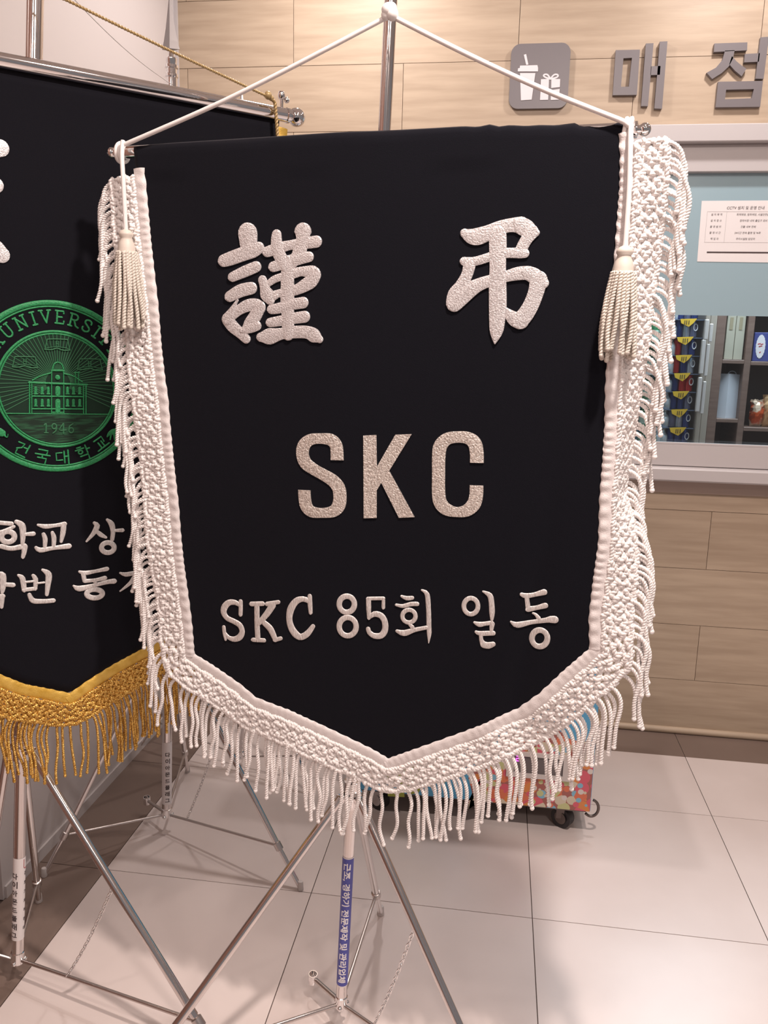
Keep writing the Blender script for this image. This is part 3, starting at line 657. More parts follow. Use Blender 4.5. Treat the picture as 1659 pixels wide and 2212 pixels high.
def fringe(bn, P, side, material, parent, t0, netw, sset, spacing, seed, fold=None, hole=.0325, rope_w=.0112, pitch=.0115, lscale=1., maxn=300, skipnet=False, edge_s=None, smoothn=14, diag=.62):
    """crocheted net along the outer side of P with twisted strands hanging from its rim"""
    rr = random.Random(seed); Q, S = resample(P, .003); Qs = smooth_poly(Q, smoothn); Nn = outward(Qs, side)
    Nn = np.stack([np.convolve(np.pad(Nn[:, k], 9, mode='edge'), np.ones(19) / 19, 'valid') for k in range(2)], 1); Nn /= np.linalg.norm(Nn, axis=1)[:, None]
    Ltot = S[-1]
    def pt(s, t, yo=0.):
        s = min(max(s, 0), Ltot); x = np.interp(s, S, Q[:, 0]); z = np.interp(s, S, Q[:, 1]); nx = np.interp(s, S, Nn[:, 0]); nz = np.interp(s, S, Nn[:, 1])
        ph = fold(x, z, s) if fold else 0.; tt = max(0, t - t0); te = min(t, t0) + tt * math.cos(ph)
        sag = .05 * tt * abs(nx)                                 # sides sag a little
        return np.array([x + nx * te, bn.w(x, z) + tt * math.sin(ph) - yo + .004 * math.sin(s * 23 + seed) * tt / netw, z + nz * te - sag])
    netmb = MB(); W2 = netw
    if not skipnet:
        nr = int(Ltot / hole) + 2
        for dsg in (1, -1):
            for k in range(-3, nr + 3):
                for q in (-1, 1):
                    s0 = k * hole + q * rope_w * .70; pts = []
                    for t in np.linspace(0, 1, 22):
                        s = s0 + dsg * (t - .5) * W2 * 1.0
                        if s < -.001 or s > Ltot + .001: continue
                        pts.append(pt(s + .0012 * math.sin(11 * t + k), t0 + .0005 + t * (W2 - .002), .002 + .0022 * math.sin(2 * PI * t * W2 / hole * 2 + (0 if dsg > 0 else PI) + k * PI)))
                    if len(pts) > 3: netmb.rope(pts, rope_w * rr.uniform(.94, 1.08), pitch * rr.uniform(.88, 1.1), 5, 6, 2, phase=rr.uniform(0, 6))
        for tq, ww in ((t0 + .0015, .8), (t0 + netw - .004, .9)):
            netmb.rope([pt(s, tq + .0012 * math.sin(s * 190), .003) for s in np.arange(0, Ltot, .004)], rope_w * ww, pitch, 5, 6, 2)
    NET = netmb.build('fringe', material, parent, smooth=3.14)
    n = min(maxn, int(Ltot / spacing)); cnt = 0
    for i in range(n):
        s = (i + .5 + rr.uniform(-.35, .35)) * Ltot / n; t = t0 + netw - .004 + rr.uniform(-.004, .003); p = pt(s, t); q = pt(s, t - .01); d = p - q
        ang = math.degrees(math.atan2(d[0], -d[2])); ang = max(-85, min(85, ang * .95 + rr.uniform(-8, 8)))
        b = min(BINS, key=lambda v: abs(v - ang)); me = rr.choice(sset[b]); sc = lscale * rr.uniform(.86, 1.08)
        inst('strand', me, NET, (p[0], p[1] - rr.uniform(-.003, .006), p[2]), (rr.uniform(-.05, .05), math.radians((b - ang) * .5) + rr.uniform(-.05, .05), 0), (1, 1, sc)); cnt += 1
    return NET

# ---------------------------------------------------------------- main banner
R1 = root('mourning_banner', (PL1.o[0], PL1.o[1], 0), PL1.ang, label='black velvet mourning banner with silver characters and white rope fringe, in the foreground', category='banner')
B1 = Banner(PL1, wave1, R1); A = B1.p
eL = [A(*q) for q in ((313, 363), (318, 420), (327, 520), (336, 600), (343, 660), (350, 750), (358, 820), (364, 857), (369, 920), (378, 1013), (387, 1090), (392, 1158), (398, 1216), (411, 1310), (416, 1351), (421, 1413))]
eR = [A(*q) for q in ((1336, 290), (1339, 336), (1338, 402), (1332.6, 476), (1326, 563), (1317, 625), (1314, 698), (1315, 727), (1311, 770), (1307, 835), (1305.5, 922), (1301, 998), (1294.7, 1074), (1292, 1173), (1279.5, 1263), (1271.6, 1331), (1272.8, 1396))]
eB = [A(*q) for q in ((421, 1412), (455.5, 1433), (524, 1480), (553, 1505), (625.5, 1533), (690.6, 1563), (752, 1592), (806, 1618), (839, 1637.5))]
eC = [A(*q) for q in ((839, 1637.5), (903, 1615), (998.7, 1581), (1070, 1551), (1118, 1530), (1166, 1496), (1217.5, 1447.6), (1273, 1400))]
TW = .0215
def off_poly(P, side, w, step=.01): Q, S = resample(P, step); return Q + outward(smooth_poly(Q, 4), side) * w
oL = off_poly(eL, -1, TW * .8); oR = off_poly(eR, 1, TW * .8); oB = off_poly(eB, -1, TW * .8); oC = off_poly(eC, -1, TW * .8)
top = [A(*q) for q in ((288, 314), (350, 309), (450, 302), (593, 293), (720, 285), (850, 279), (940, 275), (1000, 272), (1030, 273.5), (1058, 267.5), (1075, 272.5), (1100, 269), (1135, 270.5), (1165, 268), (1200, 268.5), (1240, 263.5), (1254, 270), (1275, 269), (1290, 272), (1318, 268), (1340, 262), (1362, 268))]
Lp = [top[0]] + [tuple(p) for p in oL]; Rp = [top[-1]] + [tuple(p) for p in oR]
bot = [tuple(p) for p in oB[:-2]] + [A(839, 1657)] + [tuple(p) for p in oC[2:]]
bot[0] = Lp[-1]; bot[-1] = Rp[-1]
Gd = coons(top, bot, Lp, Rp, 110, 100); mb = MB(); V = []
nv, nu = Gd.shape[:2]
for i in range(nu):                                            # back of the rod sleeve
    x, z = Gd[0, i]; V.append((x, .0150, z - .055))
for yy, dz in ((.0150, -.014), (.011, -.004), (.004, .0008)):
    for i in range(nu): x, z = Gd[0, i]; V.append((x, yy, z + dz))
for j in range(nv):
    for i in range(nu):
        x, z = Gd[j, i]; y = wave1(x, z)
        if j == 0: y = -.0045
        elif j < 6: y = min(y, -.0134)
        V.append((x, y, z + (0 if j else .0005)))
    if j == 0:
        for i in range(nu): x, z = Gd[0, i]; V.append((x, -.0115, z - .003))
mb.add(V, [(j * nu + i, j * nu + i + 1, (j + 1) * nu + i + 1, (j + 1) * nu + i) for j in range(nv + 4) for i in range(nu - 1)])
CL = mb.build('cloth', M_velvet, R1, smooth=3.14)
sd = CL.modifiers.new('Solidify', 'SOLIDIFY'); sd.thickness = .0016; sd.offset = 0
# characters
PX1 = PL1.px(830, 900)
def strokes(bn, L, px, org, sc, name, material, parent, H=.0022, off=.0012, caps=True, smooth=True, flat=False, **kw):
    mb = MB()
    for n, st in enumerate(L):
        pts = [(*bn.p(org[0] + x / sc, org[1] + y / sc), w / sc * px) for x, y, w in st]
        mb.ribbon(pts, H=H, off=off + .00012 * (n % 5), ysurf=bn.w, round_=caps, smooth=smooth, step=.0035, flat=flat)
    return mb.build(name, material, parent, smooth=1.0, **kw)
def circ(cx, cy, rx, ry, w, a0=0, a1=360, n=24): return [(cx + rx * math.cos(math.radians(a0 + (a1 - a0) * k / n)), cy + ry * math.sin(math.radians(a0 + (a1 - a0) * k / n)), w) for k in range(n + 1)]
def poly_letter(bn, polys, org, sc, name, material, parent, H=.0016, off=.0012):
    mb = MB()
    for L in polys:
        P_ = [bn.p(org[0] + x / sc, org[1] + y / sc) for x, y in L]; n = len(P_)
        V = [(p[0], bn.w(*p) - off - H, p[1]) for p in P_] + [(p[0], bn.w(*p) - off + .002, p[1]) for p in P_]
        mb.add(V, [tuple(range(n)), tuple(range(2 * n - 1, n - 1, -1))] + [(i, (i + 1) % n, (i + 1) % n + n, i + n) for i in range(n)])
    return mb.build(name, material, parent)
g1 = [[(530, 300, 122), (535, 350, 118), (540, 440, 108), (545, 480, 95)], [(245, 628, 74), (330, 600, 82), (480, 545, 84), (600, 505, 84), (662, 475, 72)],
      [(350, 822, 58), (500, 755, 68), (632, 700, 66)], [(318, 1055, 66), (450, 985, 78), (575, 955, 74)],
      [(412, 1100, 14), (380, 1150, 22), (345, 1230, 48), (300, 1320, 80)], [(292, 1330, 78), (350, 1410, 76), (440, 1490, 66), (512, 1560, 58)],
      [(345, 1290, 55), (430, 1215, 62), (540, 1160, 74), (640, 1155, 74), (672, 1190, 78)], [(675, 1180, 76), (620, 1290, 80), (560, 1380, 80), (525, 1430, 64)], [(480, 1460, 45), (560, 1430, 62), (640, 1405, 60)],
      [(878, 318, 60), (876, 400, 70), (895, 520, 78), (940, 620, 76), (965, 690, 66)], [(765, 522, 62), (830, 500, 66), (950, 462, 62), (1050, 440, 56), (1200, 420, 66), (1352, 400, 70)],
      [(1190, 288, 108), (1185, 360, 78), (1160, 480, 86), (1120, 580, 76), (1060, 660, 66)], [(838, 700, 62), (950, 665, 66), (1060, 625, 72), (1170, 595, 72), (1262, 582, 62)],
      [(1005, 640, 72), (1010, 760, 84), (1006, 900, 84), (1006, 1100, 88), (1012, 1300, 80), (1015, 1500, 80)],
      [(710, 860, 56), (730, 940, 56), (762, 1030, 88), (798, 1090, 64)], [(775, 905, 38), (850, 850, 44), (950, 815, 46), (1060, 785, 60), (1180, 755, 56), (1300, 770, 84), (1325, 800, 86)],
      [(1325, 795, 86), (1290, 870, 84), (1200, 930, 74), (1110, 975, 62), (1010, 1000, 60)], [(840, 1035, 46), (920, 1015, 48), (1010, 1000, 55)], [(830, 1085, 30), (880, 1050, 30)],
      [(818, 1208, 58), (920, 1190, 64), (1060, 1150, 66), (1195, 1128, 68)], [(800, 1365, 56), (920, 1345, 62), (1060, 1318, 66), (1212, 1296, 70)],
      [(690, 1540, 58), (790, 1530, 98), (930, 1500, 70), (1080, 1480, 74), (1240, 1482, 76), (1330, 1525, 84), (1390, 1565, 46)]]
strokes(B1, g1, PX1, (440, 450), 5.53, 'letter', M_silver, R1, H=.0024, flat=True)
g2 = [[(410, 300, 50), (470, 330, 78), (560, 340, 94), (700, 292, 84), (820, 240, 78), (950, 205, 74), (1080, 200, 88)], [(1075, 205, 90), (1150, 245, 92), (1225, 292, 66), (1262, 296, 40)], [(1205, 290, 80), (1150, 370, 66), (1110, 440, 66), (1080, 500, 62)],
      [(905, 535, 55), (1000, 535, 55), (1080, 535, 58), (1128, 540, 50)], [(805, 320, 96), (806, 450, 98), (805, 700, 92), (803, 900, 98), (805, 1150, 100), (797, 1350, 90), (788, 1480, 74), (775, 1580, 30), (772, 1610, 12)],
      [(402, 635, 48), (500, 640, 50), (620, 612, 50), (740, 570, 50)], [(465, 690, 72), (440, 790, 66), (375, 920, 74), (310, 1030, 98), (285, 1130, 96)],
      [(290, 1135, 96), (370, 1060, 98), (460, 985, 92), (580, 915, 74), (720, 865, 64), (880, 822, 60), (1040, 782, 72), (1165, 772, 74)],
      [(1165, 775, 76), (1240, 810, 84), (1320, 880, 78), (1350, 895, 60)], [(1292, 860, 98), (1262, 1000, 88), (1205, 1150, 88), (1135, 1270, 92), (1070, 1340, 96)], [(1075, 1340, 98), (1010, 1325, 84), (950, 1275, 62), (895, 1205, 24)]]
strokes(B1, g2, PX1, (930, 450), 5.53, 'letter', M_silver, R1, H=.0024, flat=True)
O2, S2 = (600, 900), 3.456
strokes(B1, [[(445, 324, 52), (443, 250, 51), (432, 205, 50), (395, 172, 47), (320, 163, 40), (245, 172, 44), (198, 215, 52), (187, 280, 53), (210, 345, 52), (270, 392, 46), (340, 432, 46), (410, 475, 50), (455, 530, 53), (466, 600, 53), (455, 665, 53), (415, 706, 46), (335, 718, 39), (255, 708, 46), (215, 665, 52), (203, 600, 52), (201, 547, 52)]], PX1, O2, S2, 'letter', M_glit, R1, H=.0016, caps=False, flat=True)
poly_letter(B1, [[(641, 141), (738, 136), (742, 374), (880, 134), (1002, 130), (834, 404), (1023, 748), (907, 754), (775, 492), (741, 550), (740, 755), (644, 757)]], O2, S2, 'letter', M_glit, R1)
strokes(B1, [[(1487, 344, 51), (1486, 265, 51), (1468, 195, 51), (1415, 158, 45), (1335, 152, 42), (1262, 168, 46), (1215, 220, 52), (1203, 300, 51), (1202, 430, 50), (1202, 560, 51), (1214, 640, 52), (1260, 690, 48), (1335, 711, 38), (1410, 700, 46), (1462, 655, 52), (1482, 590, 51), (1485, 512, 51)]], PX1, O2, S2, 'letter', M_glit, R1, H=.0016, caps=False, flat=True)
O3, S3 = (450, 1250), 4.1475
for L in ([[(293, 202, 22), (293, 260, 23), (291, 318, 22)], [(285, 235, 22), (245, 212, 26), (190, 212, 30), (150, 250, 34), (140, 300, 32), (170, 350, 28), (230, 380, 28), (285, 415, 30), (306, 470, 30), (285, 520, 32), (235, 540, 28), (185, 525, 22), (155, 490, 18)], [(142, 432, 20), (148, 490, 20), (158, 542, 14)]],
          [[(390, 225, 24), (490, 222, 24)], [(438, 235, 28), (440, 400, 29), (447, 540, 29)], [(405, 545, 22), (503, 550, 22)], [(532, 225, 24), (632, 207, 20)], [(580, 235, 34), (530, 310, 32), (458, 395, 24)], [(505, 395, 30), (560, 450, 34), (602, 540, 28)], [(600, 548, 20), (652, 532, 20)]],
          [[(911, 155, 22), (913, 230, 24), (918, 302, 20)], [(895, 195, 26), (850, 180, 27), (790, 200, 32), (742, 270, 36), (728, 360, 32), (748, 440, 36), (790, 500, 38), (835, 520, 32), (890, 490, 30), (940, 425, 22)]],
          [circ(1242, 228, 68, 72, 27), circ(1250, 428, 76, 82, 27)],
          [[(1432, 177, 18), (1570, 175, 18)], [(1437, 185, 24), (1438, 260, 24), (1440, 350, 18)], [(1571, 180, 16), (1570, 256, 18)], [(1440, 348, 16), (1490, 315, 27), (1550, 330, 30), (1583, 385, 30), (1584, 460, 30), (1550, 507, 30), (1490, 510, 28), (1445, 480, 24), (1434, 448, 22)]]):
    strokes(B1, L, PX1, O3, S3, 'letter', M_silver2, R1, H=.0016)
O4, S4 = (820, 1250), 3.95
for L in ([[(190, 148, 12), (230, 165, 20), (280, 162, 18)], [(145, 222, 13), (200, 232, 18), (270, 215, 20), (322, 214, 20)], circ(252, 318, 56, 54, 20), [(255, 385, 14), (280, 410, 20)], [(152, 445, 16), (210, 462, 28), (300, 435, 20), (400, 415, 18)], [(362, 96, 9), (405, 130, 22), (418, 250, 22), (422, 400, 22), (424, 470, 20), (420, 545, 5)]],
          [circ(780, 233, 60, 68, 21), [(885, 108, 9), (940, 140, 24), (955, 200, 24), (960, 290, 24), (958, 355, 12)], [(812, 372, 12), (850, 388, 24), (900, 382, 19), (955, 375, 20)], [(962, 382, 22), (955, 430, 18)], [(825, 452, 14), (860, 465, 22), (970, 462, 22)], [(866, 480, 18), (868, 520, 18), (885, 555, 28)], [(890, 562, 30), (930, 568, 30), (970, 556, 22)]],
          [[(1213, 133, 17), (1250, 145, 24), (1320, 135, 20), (1405, 113, 26)], [(1255, 150, 18), (1268, 250, 20)], [(1272, 258, 26), (1340, 246, 20), (1415, 227, 24)], [(1310, 292, 9), (1335, 305, 14), (1357, 335, 20)], [(1122, 365, 9), (1180, 392, 28), (1300, 368, 20), (1420, 352, 22), (1460, 346, 30), (1495, 347, 32)], circ(1366, 507, 66, 70, 25)]):
    strokes(B1, L, PX1, O4, S4, 'letter', M_silver2, R1, H=.0016)
# white tapes, net and strands
def ext(P, a, b):
    P = [np.array(p) for p in P]; u = P[0] - P[1]; v = P[-1] - P[-2]
    return [P[0] + u / np.linalg.norm(u) * a] * (a > 0) + P + [P[-1] + v / np.linalg.norm(v) * b] * (b > 0)
tape(B1, ext(eB, .014, .010), -1, TW, M_tape, R1, 3); tape(B1, ext(eC, .010, .014), -1, TW, M_tape, R1, 4, over=.0006)
tape(B1, ext(eL, 0, .004), -1, TW, M_tape, R1, 1, over=.0012, ripple=.0022); tape(B1, ext(eR, 0, .004), 1, TW, M_tape, R1, 2, over=.0016, ripple=.0026)
per = [A(314, 376)] + eL[1:] + eB[1:] + eC[1:] + eR[::-1][1:-1] + [A(1337, 312)]
_zr = [A(*q) for q in ((1400, 300), (1400, 620), (1400, 860), (1400, 960), (1400, 1070), (1400, 1150), (1400, 1250), (1400, 1400))]
_zz = [p[1] for p in _zr][::-1]; _ff = [math.radians(v) for v in (5, 24, 48, 62, 68, 42, 14, 0)][::-1]
def fold1(x, z, s): return np.interp(z, _zz, _ff) if x > .80 and z > _zz[0] - .02 else 0.
SETW = strand_set(M_white, .0079, .122, .0098, 11)
fringe(B1, per, -1, M_white, R1, TW + .0008, .052, SETW, .0098, 21, fold=fold1, maxn=295)

# ---------------------------------------------------------------- hanging cord with two tassels
HC = root('hanging_cord', (PL1.o[0], PL1.o[1], 0), PL1.ang, label='white hanging cord knotted on the pole, a cream tassel hanging at each end', category='cord')
def L1(x, y, off): a, z = PL1(x, y, off); return np.array([a, -off, z])
kn = L1(843, 33, .004)
for side in (0, 1):
    if side == 0: P_ = [kn, L1(700, 103, .015), L1(480, 212, .018), L1(270, 312, .020)]
    else: P_ = [kn, L1(1000, 105, .015), L1(1200, 197, .018), L1(1348, 262, .020), L1(1360, 272, .020)]
    Q, S = resample(P_, .01); Q[:, 2] -= .006 * np.sin(np.linspace(0, PI, len(Q))); mb = MB(); mb.tube(Q, .0042, 8); mb.build('cord_run', M_white, HC, smooth=1.)
    bx = 262 if side == 0 else 1356; by = 330 if side == 0 else 281
    c0 = L1(bx, by, 0.)
    mb = MB()
    for dd in ((-.001, .0055) if side == 0 else (-.004, .003)):
        mb.tube([(c0[0] + dd + .002 * math.cos(a), .0158 * math.sin(a), c0[2] + .0158 * math.cos(a)) for a in np.linspace(0, 2 * PI, 18, endpoint=False)], .0038, 8, closed=True)
    mb.build('cord_loop', M_white, HC, smooth=1.)
    tt, tb = ((262, 318), (272, 500)) if side == 0 else ((1362, 285), (1350, 536))
    a = L1(*tt, .026); b = L1(*tb, .030); mid = (a + b) / 2 + np.array([0.002, 0, 0])
    if side == 0: mid = L1(267, 400, .029)
    Q, S = resample([a + (0, .006, .012), a, mid, b], .012); mb = MB(); mb.tube(smooth_poly(Q, 3), .0042, 8); mb.build('cord_drop', M_white, HC, smooth=1.)
    T_ = root('tassel'); T_.parent = HC; T_.location = b
    mb = MB(); mb.lathe([(.003, .004), (.009, .001), (.0125, -.003), (.0130, -.007), (.0105, -.011), (.0110, -.015), (.0135, -.020), (.0155, -.030), (.0165, -.038), (.0160, -.0385)], n=24); mb.build('tassel_cap', M_creamcap, T_, smooth=.9)
    rr = random.Random(5 + side)
    if side == 0:
        TS_ = []
        for q in range(8):
            mb = MB(); pr = [(0, 0, 0)]; x = 0; y = 0
            wv, wf = rr.uniform(-.004, .005), rr.uniform(0, 3)
            for k in range(1, 15): t = k / 14; pr.append((.011 * math.sin(t * 1.9) + wv * math.sin(t * 3.5 + wf) * t, .004 * math.sin(t * 4 + q) * t, -.128 * t))
            mb.rope(pr, .0082, .0105, 6, 7, 2, phase=q, knob=.0042); TS_.append(mb.mesh('tassel_strand', M_cream, smooth=3.14))
    for q in range(30):
        a_ = 2 * PI * (q + rr.uniform(-.2, .2)) / 18; r_ = .0155 if q < 18 else .009
        inst('tassel_strand', TS_[rr.randrange(8)], T_, (r_ * math.cos(a_), r_ * math.sin(a_), -.036), (0, 0, a_ + rr.uniform(-.5, .5)), (1, 1, rr.uniform(.88, 1.06)))
mb = MB()
for dx, dz, r_ in ((-.002, .006, .0115), (.004, .0, .0105), (.002, .008, .010), (-.006, -.001, .008)): mb.ball((kn[0] + dx, kn[1] - .004, kn[2] + dz), r_, n=14, m=10)
mb.build('knot', M_white, HC, smooth=3.14)

# ---------------------------------------------------------------- left banner with green emblem
R2 = root('university_banner', (PL2.o[0], PL2.o[1], 0), PL2.ang, label='black banner with a green round university emblem and gold fringe, at the left edge', category='banner')
B2 = Banner(PL2, wave2, R2); A2 = B2.p
amin = -.34
b2 = [A2(*q) for q in ((0, 1456), (54, 1477.5), (108.5, 1488), (150.6, 1497), (190, 1469), (244, 1435), (309, 1400), (365, 1368), (440, 1328))]
sl = (b2[1][1] - b2[0][1]) / (b2[1][0] - b2[0][0]); b2l = [(amin, b2[0][1] - sl * (b2[0][0] - amin) + .02)] + b2[:3] + [b2[3]]; b2r = [b2[3]] + b2[4:]
ztop = ZB2 - .013; aR = A2(603, 268)[0]
topp = [(amin, ztop), (aR, ztop)]; rt = [(aR, ztop), (aR - .03, 1.6), (b2r[-1][0] + .01, b2r[-1][1])]; rtr = rt
Gd = coons(topp, [(amin, b2l[0][1])] + b2l[1:] + b2r[1:], [(amin, ztop), (amin, b2l[0][1])], [rt[0], rt[1], b2r[-1]], 60, 60)
mb = MB(); nv, nu = Gd.shape[:2]; mb.add([(Gd[j, i, 0], wave2(*Gd[j, i]), Gd[j, i, 1]) for j in range(nv) for i in range(nu)], [(j * nu + i, j * nu + i + 1, (j + 1) * nu + i + 1, (j + 1) * nu + i) for j in range(nv - 1) for i in range(nu - 1)])
CL2 = mb.build('cloth', M_velvet2, R2, smooth=3.14); sd = CL2.modifiers.new('Solidify', 'SOLIDIFY'); sd.thickness = .0016; sd.offset = 0
PX2 = PL2.px(125, 838)
for L in ([[(-70, 338, 14), (-20, 322, 18), (0, 320, 17)]], [[(-60, 400, 15), (-11, 400, 16)]], [[(-70, 512, 18), (-20, 535, 22), (2, 550, 17)]]): strokes(B2, L, PX2, (0, 0), 1, 'letter', M_silver, R2, H=.0022, flat=True)
O5, S5 = (0, 1080), 3.686
for L in ([[(-40, 178, 18), (90, 188, 18)], [(-60, 262, 14), (20, 250, 16), (108, 212, 14)], circ(62, 292, 52, 42, 22), [(130, 172, 18), (172, 200, 26), (182, 260, 24), (178, 345, 16)], [(200, 272, 14), (262, 268, 20)], [(10, 368, 20), (90, 385, 20), (190, 366, 24)], [(195, 372, 24), (192, 410, 20), (182, 452, 16)]],
          [[(302, 198, 11), (360, 210, 20), (440, 202, 16), (512, 190, 20)], [(506, 195, 22), (500, 260, 22), (486, 328, 14)], [(345, 272, 16), (358, 310, 20), (356, 368, 16)], [(415, 258, 14), (428, 300, 20), (426, 368, 16)], [(285, 378, 14), (320, 398, 22), (420, 382, 18), (545, 366, 24)]],
          [[(750, 182, 14), (772, 205, 24), (745, 262, 20), (688, 328, 9)], [(762, 242, 14), (800, 275, 20), (840, 296, 12)], [(852, 156, 12), (886, 190, 24), (898, 250, 20), (892, 312, 18)], [(915, 242, 13), (972, 240, 18)], circ(857, 378, 50, 40, 22)]):
    strokes(B2, L, PX2, O5, S5, 'letter', M_silver2, R2, H=.0022)
for L in ([[(-10, 580, 12), (20, 600, 26), (22, 700, 22), (15, 740, 12)], [(45, 672, 18), (102, 676, 20)], [(-60, 770, 18), (20, 765, 20)], [(15, 770, 22), (12, 850, 14)]],
          [[(145, 598, 11), (178, 625, 22), (192, 715, 20)], [(262, 600, 14), (282, 630, 20), (280, 705, 16)], [(205, 652, 10), (268, 645, 10)], [(190, 714, 17), (278, 704, 17)], [(295, 662, 9), (350, 655, 9)], [(338, 556, 12), (385, 592, 26), (380, 680, 22), (372, 750, 16)], [(232, 752, 16), (262, 800, 22), (340, 806, 20), (422, 800, 20)]],
          [[(632, 570, 12), (680, 580, 20), (760, 566, 16), (848, 548, 20)], [(662, 590, 20), (672, 642, 18)], [(680, 644, 18), (760, 636, 16), (832, 620, 20)], [(740, 636, 13), (770, 668, 14)], [(584, 682, 9), (630, 704, 26), (740, 680, 18), (850, 652, 20), (905, 645, 24)], circ(752, 745, 62, 34, 23)],
          [[(955, 580, 9), (1000, 592, 20), (1060, 582, 20), (1080, 580, 22)], [(1082, 585, 22), (1040, 655, 18), (955, 724, 7)], [(1150, 560, 20), (1150, 800, 16)]]):
    strokes(B2, L, PX2, O5, S5, 'letter', M_silver2, R2, H=.0022)
# emblem
O6, S6 = (0, 620), 5.027
EM = root('emblem'); EM.parent = R2
E_ = lambda x, y: B2.p(O6[0] + x / S6, O6[1] + y / S6)
c_o = E_(618, 1092); r_o = abs(E_(618, 185)[1] - E_(618, 1992)[1]) / 2; c_i = E_(630, 1115); r_i = abs(E_(630, 490)[1] - E_(630, 1740)[1]) / 2
mpx = r_i / 625.
def ringm_(c, r, hw, H, off, name, material):
    mb = MB(); pts = [(c[0] + r * math.sin(a), c[1] + r * math.cos(a), hw) for a in np.linspace(0, 2 * PI, 121)]
    mb.ribbon(pts, H=H, off=off, ysurf=wave2, round_=False, smooth=False); return mb.build(name, material, EM, smooth=1.)
def flatpatch(poly, off, name, material):
    c = np.mean(poly, 0); mb = MB(); V = [(c[0], wave2(*c) - off, c[1])] + [(p[0], wave2(*p) - off, p[1]) for p in poly]; n = len(poly)
    V += [(c[0] + (p[0] - c[0]) * .5, wave2(c[0] + (p[0] - c[0]) * .5, c[1] + (p[1] - c[1]) * .5) - off, c[1] + (p[1] - c[1]) * .5) for p in poly]
    mb.add(V, [(0, 1 + n + i, 1 + n + (i + 1) % n) for i in range(n)] + [(1 + n + i, 1 + i, 1 + (i + 1) % n, 1 + n + (i + 1) % n) for i in range(n)]); mb.build(name, material, EM)
flatpatch([(c_i[0] + r_i * math.sin(a), c_i[1] + r_i * math.cos(a)) for a in np.linspace(0, 2 * PI, 72, endpoint=False)], .0012, 'ground_cloth', M_greendk)
ringm_(c_o, r_o, 27 * mpx, .0022, .001, 'ring', M_green); ringm_(c_o, r_o - 40 * mpx, 9 * mpx, .0016, .001, 'ring', M_green)
ringm_(c_i, r_i, 13 * mpx, .0018, .001, 'ring', M_green); ringm_(c_i, r_i - 26 * mpx, 9 * mpx, .0016, .001, 'ring', M_green)
zg = E_(628, 1378)[1]
th = math.acos((c_i[1] - zg) / (r_i - 40 * mpx)); flatpatch([(c_i[0] + (r_i - 40 * mpx) * math.sin(PI + a), c_i[1] + (r_i - 40 * mpx) * math.cos(PI + a)) for a in np.linspace(-th, th, 30)], .0018, 'hatched_ground', M_greenpat)
mb = MB(); rc = E_(628, 1040); n = 0
for a in np.arange(-118, 118.1, 4.6):
    A_ = math.radians(a); dx, dz = math.sin(A_), math.cos(A_); bq = (rc[0] - c_i[0]) * dx + (rc[1] - c_i[1]) * dz; cc = (rc[0] - c_i[0]) ** 2 + (rc[1] - c_i[1]) ** 2 - (r_i - 36 * mpx) ** 2; tm = -bq + math.sqrt(bq * bq - cc)
    if dz < -.01: tm = min(tm, (zg - rc[1]) / dz)
    mb.ribbon([(rc[0] + dx * t, rc[1] + dz * t, 4.2 * mpx) for t in (130 * mpx, tm)], H=.0007, off=.0014, ysurf=wave2, step=.02)
mb.build('sun_rays', M_green2, EM)
def est(L, name, hw=1., H=.0012, off=.0022, material=M_green): return strokes(B2, L, PX2, O6, S6, name, material, EM, H=H, off=off)
bl = [[(318, 1028, 7), (318, 1370, 7)], [(342, 1050, 6), (342, 1370, 6)], [(904, 1060, 6), (904, 1375, 6)], [(930, 1060, 7), (930, 1380, 7)], [(312, 1036, 11), (940, 1060, 11)], [(345, 1185, 8), (905, 1190, 8)], [(345, 1322, 8), (905, 1324, 8)], [(350, 1012, 7), (440, 965, 7), (555, 932, 7)], [(690, 940, 7), (790, 965, 7), (890, 1030, 7)],
      [(558, 905, 6), (556, 1372, 6)], [(688, 905, 6), (690, 1375, 6)], [(560, 905, 10), (690, 908, 10)], [(568, 890, 7), (582, 840, 7), (622, 815, 7), (668, 840, 7), (686, 890, 7)], [(622, 815, 4), (622, 780, 3)], [(622, 980, 27), (623, 981, 27)], [(815, 930, 5), (815, 1040, 5)], [(850, 930, 5), (850, 1045, 5)], [(806, 928, 7), (860, 928, 7)],
      [(625, 1100, 27), (625, 1160, 27)], [(625, 1240, 27), (625, 1345, 27)], [(60, 1372, 6), (1180, 1382, 6)], [(565, 1360, 7), (690, 1362, 7)]]
for x in (385, 455, 522, 730, 795, 862): bl += [[(x, 1095, 15), (x, 1150, 15)], [(x - 12, 1160, 8), (x + 14, 1160, 8)], [(x, 1228, 15), (x, 1282, 15)], [(x - 12, 1292, 8), (x + 14, 1292, 8)]]
est(bl, 'building_motif')
for cx, cy, sx in ((620, 625, 1), (268, 815, 1), (972, 840, 1)):
    est([[(cx - 110, cy - 58, 6), (cx - 20, cy - 60, 6), (cx + 110, cy - 55, 6)], [(cx - 110, cy - 58, 6), (cx - 135, cy + 52, 6)], [(cx + 110, cy - 55, 6), (cx + 135, cy + 60, 6)], [(cx - 135, cy + 52, 7), (cx - 60, cy + 55, 7), (cx - 5, cy + 40, 7), (cx + 60, cy + 62, 7), (cx + 135, cy + 60, 7)], [(cx - 120, cy + 38, 4), (cx - 5, cy + 24, 4), (cx + 120, cy + 44, 4)], [(cx - 15, cy - 35, 5), (cx - 15, cy + 20, 5)], [(cx + 12, cy - 35, 5), (cx + 12, cy + 22, 5)], [(cx - 15, cy - 8, 4), (cx + 12, cy - 6, 4)]], 'book_motif', material=M_green2)
